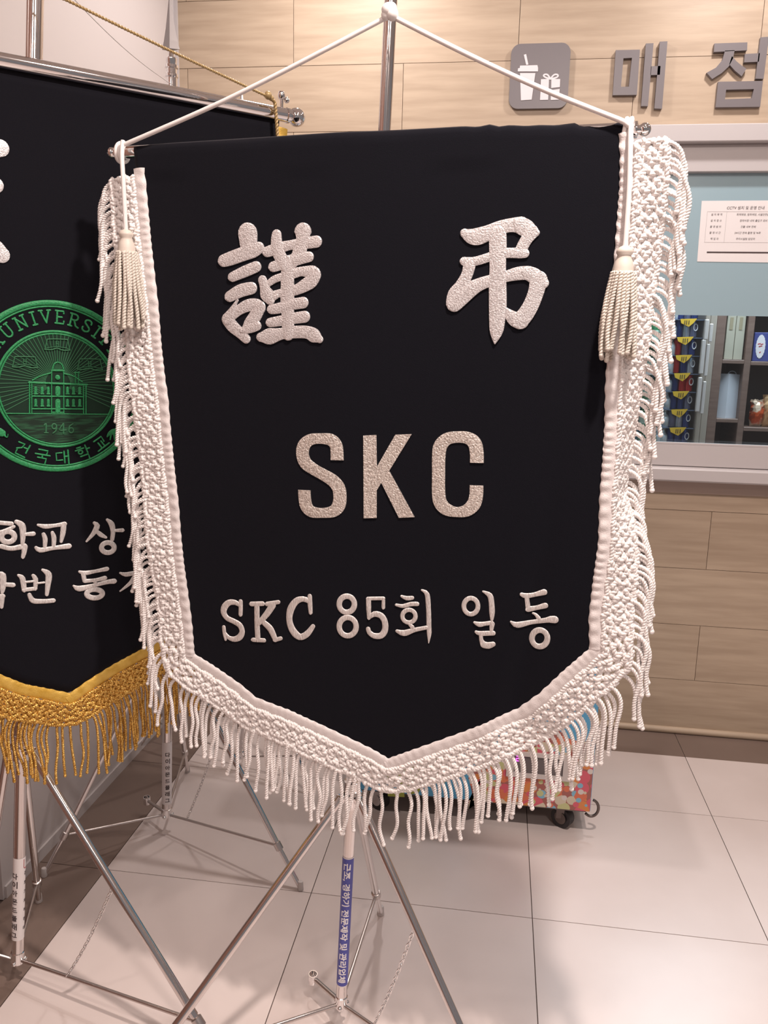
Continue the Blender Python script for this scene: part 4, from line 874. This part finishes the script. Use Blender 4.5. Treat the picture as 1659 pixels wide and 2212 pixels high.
est([[(478, 1500, 7), (497, 1484, 9), (497, 1580, 9)], [(478, 1582, 6), (520, 1582, 6)], circ(585, 1512, 24, 27, 8), [(610, 1515, 9), (604, 1560, 8), (572, 1586, 6)], [(684, 1482, 8), (642, 1552, 6), (714, 1552, 6)], [(686, 1484, 9), (686, 1588, 9)], circ(770, 1555, 25, 27, 8), [(745, 1550, 9), (752, 1510, 8), (790, 1484, 6)]], 'year_digits', material=M_green2)
est([[(1162, 1622, 9), (1185, 1590, 20), (1225, 1572, 34), (1262, 1562, 26)], [(1255, 1545, 18), (1272, 1522, 10)], [(1200, 1610, 10), (1192, 1655, 7)], [(1235, 1600, 12), (1240, 1658, 7)], [(1268, 1580, 9), (1282, 1610, 6)]], 'bull_motif')
est([[(-60, 1560, 45), (-10, 1575, 46), (20, 1585, 38)], [(-30, 1610, 20), (-10, 1648, 8)], [(40, 1600, 16), (58, 1622, 8), (78, 1630, 5), (84, 1596, 4)]], 'bull_motif')
LT = {'U': [[(-.42, .5), (-.12, .5)], [(.14, .5), (.42, .5)], [(-.27, .5), (-.27, -.2), (-.2, -.42), (0, -.5), (.18, -.42), (.27, -.2), (.27, .5)]],
      'N': [[(-.45, .5), (-.25, .5)], [(-.3, .5), (-.3, -.5)], [(-.3, .45), (.28, -.45)], [(.28, .5), (.28, -.45)], [(.14, .5), (.42, .5)], [(-.44, -.5), (-.16, -.5)]],
      'I': [[(0, .5), (0, -.5)], [(-.16, .5), (.16, .5)], [(-.16, -.5), (.16, -.5)]], 'V': [[(-.34, .5), (0, -.45)], [(.32, .5), (0, -.45)], [(-.46, .5), (-.2, .5)], [(.2, .5), (.44, .5)]],
      'E': [[(-.2, .5), (-.2, -.5)], [(-.32, .5), (.3, .5), (.3, .34)], [(-.2, .02), (.16, .02)], [(-.32, -.5), (.32, -.5), (.33, -.3)]],
      'R': [[(-.25, .5), (-.25, -.5)], [(-.38, .5), (.05, .5), (.25, .36), (.22, .12), (.02, .02), (-.25, .02)], [(0, .02), (.2, -.4), (.42, -.5)], [(-.38, -.5), (-.1, -.5)]],
      'S': [[(.26, .25), (.22, .42), (0, .5), (-.24, .4), (-.24, .18), (0, .03), (.24, -.14), (.26, -.36), (0, -.5), (-.24, -.42), (-.28, -.22)]],
      'T': [[(0, .5), (0, -.5)], [(-.34, .32), (-.34, .5), (.34, .5), (.34, .32)], [(-.15, -.5), (.15, -.5)]], 'Y': [[(-.34, .5), (0, 0), (0, -.5)], [(.34, .5), (0, 0)], [(-.15, -.5), (.15, -.5)], [(-.46, .5), (-.22, .5)], [(.22, .5), (.46, .5)]],
      'K': [[(-.25, .5), (-.25, -.5)], [(.3, .5), (-.2, -.02)], [(-.05, .12), (.34, -.5)], [(-.38, .5), (-.12, .5)], [(-.38, -.5), (-.12, -.5)], [(.2, -.5), (.45, -.5)], [(.15, .5), (.42, .5)]],
      'O': [[(.34 * math.cos(a), .5 * math.sin(a)) for a in np.linspace(0, 2 * PI, 17)]],
      '건': [[(-.42, .38), (0, .42), (-.06, .1), (-.34, -.08)], [(.08, .18), (.34, .2)], [(.36, .5), (.36, -.12)], [(-.28, -.18), (-.28, -.45), (.42, -.45)]],
      '국': [[(-.32, .45), (.3, .45), (.27, .2)], [(-.5, .1), (.5, .12)], [(0, .1), (0, -.1)], [(-.3, -.14), (.3, -.14), (.28, -.52)]],
      '대': [[(-.06, .34), (-.45, .34), (-.45, -.2), (-.04, -.2)], [(.12, .44), (.12, -.42)], [(.12, .05), (.4, .05)], [(.4, .5), (.4, -.52)]],
      '학': [[(-.32, .5), (-.06, .48)], [(-.48, .34), (.12, .34)], [(-.18 + .15 * math.cos(a), .12 + .13 * math.sin(a)) for a in np.linspace(0, 2 * PI, 13)], [(.3, .5), (.3, -.08)], [(.3, .2), (.52, .2)], [(-.28, -.2), (.3, -.2), (.28, -.52)]],
      '교': [[(-.35, .42), (.32, .42), (.27, .02)], [(-.16, .14), (-.16, -.3)], [(.1, .14), (.1, -.3)], [(-.52, -.36), (.5, -.34)]]}
def arc_letter(ch, deg, R_, size, hw, inward=False):
    a = math.radians(deg); rot = -a if not inward else -a; cx = c_o[0] + R_ * math.sin(a) * (1 if not inward else 1); cz = c_o[1] + R_ * math.cos(a) * (1 if not inward else -1)
    rot = -a if not inward else a; cr, sr = math.cos(rot), math.sin(rot); mb = MB()
    for st in LT[ch]: mb.ribbon([(cx + size * (x * cr - y * sr), cz + size * (x * sr + y * cr), hw) for x, y in st], H=.0014, off=.0012, ysurf=wave2, step=.004, smooth=len(st) > 5)
    mb.build('letter', M_green, EM, smooth=1.)
for ch, dg in zip('UKNOKKUNIVERSITY', (0,) * 16): pass
for ch, dg in (('K', -97), ('O', -85), ('N', -74), ('U', -63), ('K', -51), ('U', -38.5), ('N', -25.5), ('I', -15.5), ('V', -6), ('E', 5), ('R', 16.5), ('S', 27.5), ('I', 36.5), ('T', 45), ('Y', 55)): arc_letter(ch, dg, 755 * mpx, 132 * mpx, 10 * mpx)
for ch, dg in (('건', -31), ('국', -14.5), ('대', 1.5), ('학', 18.5), ('교', 35)): arc_letter(ch, dg, 770 * mpx, 150 * mpx, 9 * mpx, True)
# gold edging
GT = .024
tape(B2, ext(b2l, 0, .012), -1, GT, M_goldtape, R2, 5); tape(B2, ext(b2r, .012, 0), -1, GT, M_goldtape, R2, 6, over=.0006)
tape(B2, [(aR - .004, ztop - .012), (aR - .034, 1.6), (b2r[-1][0], b2r[-1][1])], 1, GT, M_goldtape, R2, 7)
SETG = strand_set(M_gold, .0066, .122, .0088, 31, knob=.0036, nvar=5)
fringe(B2, b2l[:-1] + b2r, -1, M_gold, R2, GT + .002, .052, SETG, .0066, 41, hole=.025, rope_w=.0094, pitch=.0085, lscale=1.12)
mb = MB(); g0 = lambda x, y, o: (lambda q: np.array([q[0], -o, q[1]]))(PL2(x, y, o))
GC = root('gold_cord', (PL2.o[0], PL2.o[1], 0), PL2.ang, label='thin gold hanging cord slanting down to the right end of the left crossbar', category='cord')
Q, S = resample([g0(-60, -85, .0), g0(150, 0, .01), g0(400, 122, .02), g0(577, 208, .024)], .01); Q[:, 2] -= .003 * np.sin(np.linspace(0, PI, len(Q))); mb.rope(Q, .0062, .012, 6, 7, 2); mb.build('cord_run', M_goldcord, GC, smooth=3.14)
mb = MB(); mb.ball(g0(579, 206, .024), .0085, n=12, m=8); mb.ball(g0(586, 212, .022), .006, n=12, m=8); mb.build('knot', M_goldcord, GC, smooth=3.14)
mb = MB(); Q, S = resample([g0(584, 212, .024), g0(594, 220, .022), g0(596, 246, .022), g0(600, 300, .022)], .006); mb.rope(Q, .0085, .014, 6, 7, 2); mb.build('cord_drop', M_goldcord, GC, smooth=3.14)

# ================================================================== STANDS
def lerp(a, b, t): return np.array(a) + (np.array(b) - np.array(a)) * t
def stand(name, label, base, top, hubz, feet, pr, lr, brace_t=.22, chain=None, knob=None, upr=None, bz=.055):
    base, top = np.array(base, float), np.array(top, float); u = (top - base) / np.linalg.norm(top - base)
    T = root(name, (base[0], base[1], 0), label=label, category='flag stand'); o = np.array([base[0], base[1], 0.])
    hub = base + u * ((hubz - base[2]) / u[2])
    mb = MB(); mb.tube([base - o, hub - o + u * .02], pr, 22); mb.build('pole', M_chrome, T, smooth=.8)
    mb = MB(); mb.tube([hub - o + u * .02, top - o], upr or pr * .93, 22); mb.build('pole', M_chrome, T, smooth=.8)
    # hub collar
    mb = MB(); mb.lathe([(pr * 1.05, -.03), (pr * 1.5, -.028), (pr * 1.55, -.004), (pr * 1.85, 0), (pr * 1.85, .005), (pr * 1.45, .008), (pr * 1.4, .030), (pr * 1.05, .032)], hub - o, 22, axis=u); HB = mb.build('collar', M_chrome2, T, smooth=.7)
    for k, ft in enumerate(feet):
        ft = np.array(ft, float); d = ft - hub; d[2] = 0; dl = d / np.linalg.norm(d); at = hub + dl * pr * 2.1 + np.array([0, 0, -.004])
        mb = MB(); mb.tube([at - o + (0, 0, .002), lerp(at, ft, 1 - .16) - o], lr, 14); mb.tube([lerp(at, ft, 1 - .17) - o, ft - o + (0, 0, .006)], lr * .8, 14); lg = mb.build('leg', M_chrome, T, smooth=.8)
        mb = MB(); q = lerp(at, ft, 1 - brace_t); ax = ft - at; mb.lathe([(lr * 1.02, -.012), (lr * 1.35, -.010), (lr * 1.35, .010), (lr * 1.02, .012)], q - o, 14, axis=ax); mb.build('leg_clamp', M_satin, lg, smooth=.7)
        mb = MB(); f = ft - o; mb.lathe([(lr * .95, .0), (lr * 1.1, .002), (lr * .95, .022), (lr * .8, .026)], (f[0], f[1], .0002), 12); mb.build('foot_cap', M_plasticw, lg, smooth=.7)
        mb = MB(); w_ = np.cross(dl, (0, 0, 1)); mb.tube([hub - o + dl * pr * 1.4, at - o], lr * .9, 10); mb.tube([at - o - w_ * .012, at - o + w_ * .012], lr * .55, 8); mb.build('hinge', M_chrome2, lg, smooth=.7)
        bs = base + np.array([0, 0, bz - base[2] + .004]) + dl * pr * .9
        mb = MB(); mb.tube([bs - o, q - o - dl * lr], lr * .48, 8); mb.build('brace', M_satin, T, smooth=.8)
        if chain is not None and chain[0] == k:
            a = lerp(at, ft, chain[1]) - dl * lr * 1.2; b = lerp(bs, q, chain[2]); n = int(np.linalg.norm(b - a) / .0115); mb = MB(); ax = (b - a) / np.linalg.norm(b - a); s1 = np.cross(ax, (0, 0, 1.)); s1 /= np.linalg.norm(s1); s2 = np.cross(ax, s1)
            for i in range(n):
                c = lerp(a, b, (i + .5) / n) - o + np.array([0, 0, -.012 * math.sin(PI * (i + .5) / n)]); sd_ = s1 if i % 2 else s2; sd_ = sd_ * .8 + (s2 if i % 2 else -s1) * .4
                mb.tube([c + ax * .0075 * math.cos(t) + sd_ * .0044 * math.sin(t) for t in np.linspace(0, 2 * PI, 10, endpoint=False)], .0013, 5, closed=True)
            mb.build('chain', M_chrome2, T, smooth=3.14)
    mb = MB(); mb.lathe([(pr * .4, -.012), (pr * 1.05, -.010), (pr * 1.15, .0), (pr * 1.15, .018), (pr * .98, .020)], base - o + u * .0, 20, axis=u)
    for k in range(3): a = 2 * PI * k / 3 + .5; mb.ball((pr * 1.15 * math.cos(a), pr * 1.15 * math.sin(a), base[2] - .004), .0055, n=10, m=6)
    mb.build('base_collar', M_chrome2, T, smooth=.7)
    if knob is not None:
        kn_ = np.array(knob, float); mb = MB(); d = kn_ - base; dh = d / np.linalg.norm(d); mb.tube([base - o + dh * pr, kn_ - o - dh * .006], lr * .62, 10); AR = mb.build('stay_arm', M_satin, T, smooth=.8)
        mb = MB(); mb.lathe([(.0105, -.013), (.0115, -.011), (.0115, .009), (.0105, .011), (.0085, .011), (.0085, -.004)], kn_ - o, 20, axis=(0.05, -.1, 1)); mb.build('end_cap', M_chrome2, AR, smooth=.6)
    return T, o, hub, u
def finial(T, o, tip_low, s=1.):
    mb = MB(); mb.lathe([(.0135 * s, -.10 * s), (.0135 * s, -.030 * s), (.016 * s, -.028 * s), (.016 * s, -.022 * s), (.013 * s, -.020 * s), (.013 * s, -.010 * s), (.0165 * s, -.008 * s), (.0165 * s, -.002 * s), (.012 * s, .0), (.014 * s, .008 * s), (.014 * s, .014 * s), (.008 * s, .018 * s), (.006 * s, .032 * s)], np.array(tip_low) - o, 18); fn = mb.build('finial_socket', M_chrome2, T, smooth=.6)
    mb = MB(); V = []; c = np.array(tip_low) - o + (0, 0, .030 * s)
    for w, z in ((.0, .0), (.0225, .004), (.0175, .022), (.0115, .052), (.0065, .085), (.0015, .120)):
        for k in range(4): V.append(c + s * np.array([w * (1, 0, -1, 0)[k], w * .38 * (0, -1, 0, 1)[k], z]))
    mb.add(V, [(i * 4 + k, i * 4 + (k + 1) % 4, (i + 1) * 4 + (k + 1) % 4, (i + 1) * 4 + k) for i in range(5) for k in range(4)] + [(3, 2, 1, 0), (20, 21, 22, 23)]); mb.build('spear_tip', M_spear, fn)
def fl(x, y, z=0.): p = at_z(x, y, z); return (p[0], p[1], z)
# stand of the main banner
b1 = at_z(737, 2166, .06); t1_ = at_y(843, 30, b1[1] - .015); u1 = (t1_ - b1); t1_ = b1 + u1 * 1.14
f_left, f_right, f_back = fl(196, 2470), fl(1163, 2600), fl(822, 1976)
S1, o1, hub1, ux1 = stand('flag_stand', 'chrome tripod flag stand with a blue sticker on its pole, under the foreground banner', b1, t1_, at_y(752, 1712, b1[1])[2], [f_left, f_right, f_back], .0118, .0088, brace_t=.20, chain=(1, .36, .22), knob=at_z(676, 2112, .055))
def crossbar(T, o, pl, p0, p1, r, ballr, stem=False):
    p0, p1 = np.array(p0) - o, np.array(p1) - o; d = (p1 - p0) / np.linalg.norm(p1 - p0); mb = MB(); mb.tube([p0, p1], r, 22); CB = mb.build('crossbar', M_chrome2, T, smooth=.8)
    for e, sg in ((p0, -1), (p1, 1)):
        mb = MB(); mb.lathe([(r * .98, 0), (r * 1.12, .002), (r * 1.12, .008), (r * .6, .010), (r * .6, .013)], e, 18, axis=d * sg); mb.ball(e + d * sg * (.010 + ballr * .9), ballr, n=20, m=14); mb.build('ball_finial', M_chrome2, CB, smooth=.7)
    return CB
cb0 = BAR1L + (BAR1R - BAR1L) * .017; cb1 = BAR1L + (BAR1R - BAR1L) * .985
CB = crossbar(S1, o1, PL1, cb0, cb1, .0112, .0098)
bm = b1 + u1 * ((1.81 - b1[2]) / u1[2]); mp_ = BAR1L + (BAR1R - BAR1L) * ((bm[0] - BAR1L[0]) / (BAR1R[0] - BAR1L[0]))
mb = MB(); mb.tube([bm - o1, mp_ - o1], .008, 12); mb.lathe([(.0125, -.02), (.0165, -.018), (.0165, .018), (.0125, .02)], bm - o1, 18, axis=ux1); mb.build('bar_clamp', M_satin, CB, smooth=.7)
# sticker with white Korean lettering on the pole
def wrap(T, o, base, u, pr, za, zb, face, half, material, name='sticker'):
    base = np.array(base) - o; f = np.array(face, float); f = f - u * (f @ u); f /= np.linalg.norm(f); s = np.cross(u, f)
    P_ = lambda ang, h, rr=0.: base + u * ((h - base[2]) / u[2]) + (pr + .0004 + rr) * (math.cos(ang) * f + math.sin(ang) * s)
    mb = MB(); n = 16; V = []
    for h in (za, zb):
        for k in range(n + 1): V.append(P_(-half + 2 * half * k / n, h))
    mb.add(V, [(k, k + 1, n + 2 + k, n + 1 + k) for k in range(n)]); return mb.build(name, material, T, smooth=1.), P_
def poleZ(x, y, base, u): # height on the pole axis seen at image row y
    best = min(np.linspace(.02, 1.2, 600), key=lambda h: abs((lambda q: CY - FPX * ((q - CAMP) @ UPV) / ((q - CAMP) @ FWD))(np.array(base) + u * ((h - base[2]) / u[2])) - y)); return best
za, zb = poleZ(0, 2122, b1, ux1), poleZ(0, 1850, b1, ux1)
fc = CAMP - b1; fc[2] = 0; fc /= np.linalg.norm(fc)
fcr = np.array([fc[0] * .985 + fc[1] * .17, fc[1] * .985 - fc[0] * .17, 0])
wrap(S1, o1, b1, ux1, .0118, za - .003, zb + .003, fc, 1.52, M_sticker); ST, Pq = wrap(S1, o1, b1, ux1, .0121, za, zb, fcr, 1.38, M_blue)
Ls = zb - za; zc = (za + zb) / 2
def on_pole(Pq, pr, zc, ax=0.): return lambda x, y: tuple(Pq((ax + y) / pr, zc - x, .0006))
SGN = 1 if Pq(.5, zc)[0] > Pq(-.5, zc)[0] else -1
tsz = .0185
o_t = text_obj('lettering', '근조, 경하기 전문제작 및 관리업체', M_inkw, ST, lambda x, y: (x, y, 0), tsz, bold=.0005, sub=True)
xs = [v.co.x for v in o_t.data.vertices]; ysv = [v.co.y for v in o_t.data.vertices]; kx = Ls * .94 / (max(xs) - min(xs)); yc = (max(ysv) + min(ysv)) / 2; xc = (max(xs) + min(xs)) / 2
for v in o_t.data.vertices: v.co = Vector(Pq(SGN * (v.co.y - yc) * .90 / .0121, zc - (v.co.x - xc) * kx, .0005))
# left banner's stand
b2_ = at_z(38, 2070, .06); t2_ = at_y(75, 60, 1.600); u2 = t2_ - b2_; t2_ = b2_ + u2 * 1.12
ux2 = u2 / np.linalg.norm(u2)
S2_, o2, hub2, ux2 = stand('flag_stand', 'chrome tripod flag stand with a white sticker on its pole, under the left banner', b2_, t2_, at_y(45, 1612, (b2_ + ux2 * .56)[1])[2], [fl(492, 2310), fl(-60, 2120), fl(84, 1948)], .0130, .0088, brace_t=.14, chain=(0, .45, .28), upr=.0155)
cb20 = _b2 + (BAR2R - _b2) * -.30; crossbar(S2_, o2, PL2, cb20, _b2 + (BAR2R - _b2) * .968, .0142, .0195)
q = _b2 + (BAR2R - _b2) * .953 - o2; mb = MB(); mb.lathe([(.004, 0), (.004, .018), (.007, .020), (.0085, .027), (.006, .034), (.001, .036)], q + (0, 0, .012), 12); mb.ball(q + (.010, .006, .030), .0065, n=10, m=8); mb.build('top_hook', M_chrome2, S2_, smooth=.8)
bm2 = b2_ + ux2 * ((ZB2 - b2_[2]) / ux2[2]); mp2 = _b2 + (BAR2R - _b2) * ((bm2[0] - _b2[0]) / (BAR2R[0] - _b2[0])); mb = MB(); mb.tube([bm2 - o2, mp2 - o2], .009, 12); mb.lathe([(.016, -.02), (.0205, -.018), (.0205, .018), (.016, .02)], bm2 - o2, 18, axis=ux2); mb.build('bar_clamp', M_satin, S2_, smooth=.7)
za, zb = poleZ(0, 2024, b2_, ux2), poleZ(0, 1848, b2_, ux2); fc = CAMP - b2_; fc[2] = 0; fc /= np.linalg.norm(fc)
ST, Pq = wrap(S2_, o2, b2_, ux2, .0130, za, zb, fc, 1.6, M_sticker)
SGN = 1 if Pq(.5, za)[0] > Pq(-.5, za)[0] else -1
def stack_text(ST, Pq, txt, pr, za, zb, ang0, wid, m):
    n = len(txt)
    for i, ch in enumerate(txt):
        zc = zb - (zb - za) * (i + .5) / n; hgt = (zb - za) / n * .74
        if ch == ' ': continue
        o_ = text_obj('lettering', ch, m, ST, lambda x, y: (x, y, 0), .02, bold=.0004, sub=True); xs = [v.co.x for v in o_.data.vertices]; ys = [v.co.y for v in o_.data.vertices]
        w_, h_ = max(xs) - min(xs), max(ys) - min(ys); xc, yc = (max(xs) + min(xs)) / 2, (max(ys) + min(ys)) / 2; s = min(wid / w_, hgt / h_ * 1.15)
        for v in o_.data.vertices: v.co = Vector(Pq(SGN * (ang0 + (v.co.x - xc) * s / pr), zc + (v.co.y - yc) * s, .0005))
dz = zb - za
stack_text(ST, Pq, '다이아몬드플래그', .0130, za + dz * .02, za + dz * .84, -.78, .0135, M_ink)
stack_text(ST, Pq, '경조기제작판매', .0130, za + dz * .08, za + dz * .86, 1.12, .0085, M_ink)
mb = MB()
L = [(.72 + .0, .98), (.72, .885), (.80, .872), (1.25, .868)]
for (a0, h0), (a1, h1) in zip(L[:-1], L[1:]):
    mb.tube([Pq(SGN * a0, za + dz * h0, .0004), Pq(SGN * (a0 + a1) / 2, za + dz * (h0 + h1) / 2, .0004), Pq(SGN * a1, za + dz * h1, .0004)], .0006, 5)
mb.build('red_mark', M_red, ST)
# back stand with spear finial
b3_ = at_z(360, 1757, .06); ft = at_y(370, 140, b3_[1]); u3 = ft - b3_; ux3 = u3 / np.linalg.norm(u3)
S3_, o3, hub3, ux3 = stand('flag_stand', 'chrome tripod flag stand with spear finial, standing behind the left banner', b3_, ft - ux3 * .05, .62, [fl(649, 1922), fl(96, 1893), fl(405, 1668)], .0142, .0080, brace_t=.17, knob=at_z(317, 1728, .055), chain=(0, .38, .17))
finial(S3_, o3, ft, 1.05)
za, zb = poleZ(0, 1734, b3_, ux3), poleZ(0, 1600, b3_, ux3); fc = CAMP - b3_; fc[2] = 0; fc /= np.linalg.norm(fc)
ST, Pq = wrap(S3_, o3, b3_, ux3, .0142, za, zb, fc, 1.6, M_sticker); SGN = 1 if Pq(.5, za)[0] > Pq(-.5, za)[0] else -1
stack_text(ST, Pq, '다이아몬드플래그', .0142, za + (zb - za) * .02, za + (zb - za) * .86, .12, .0135, M_ink)
# farthest stand, mostly hidden behind the banners
b4_ = at_z(520, 1632, .06); f4 = at_y(523, 206, b4_[1]); u4 = f4 - b4_; ux4 = u4 / np.linalg.norm(u4); f4 = f4 - ux4 * .10
S4_, o4, hub4, ux4 = stand('flag_stand', 'farthest chrome flag stand, only its thin spear tip and one leg showing behind the banners', b4_, f4 - ux4 * .05, .62, [fl(670, 1716), fl(300, 1618), fl(560, 1540)], .012, .0065, brace_t=.2)
finial(S4_, o4, f4, .78)
STG = root('string', (0, 0, 0), label='thin pale string slanting across the lilac wall above the left crossbar', category='string')
pa = at_y(150, -12, 1.66); pb = at_y(370, 182, b3_[1] - .015); mb = MB(); mb.tube([lerp(pa, pb, t) + (0, 0, -.012 * math.sin(PI * t)) for t in np.linspace(0, 1, 20)], .0009, 5); mb.build('strand', M_plasticw, STG, smooth=1.)
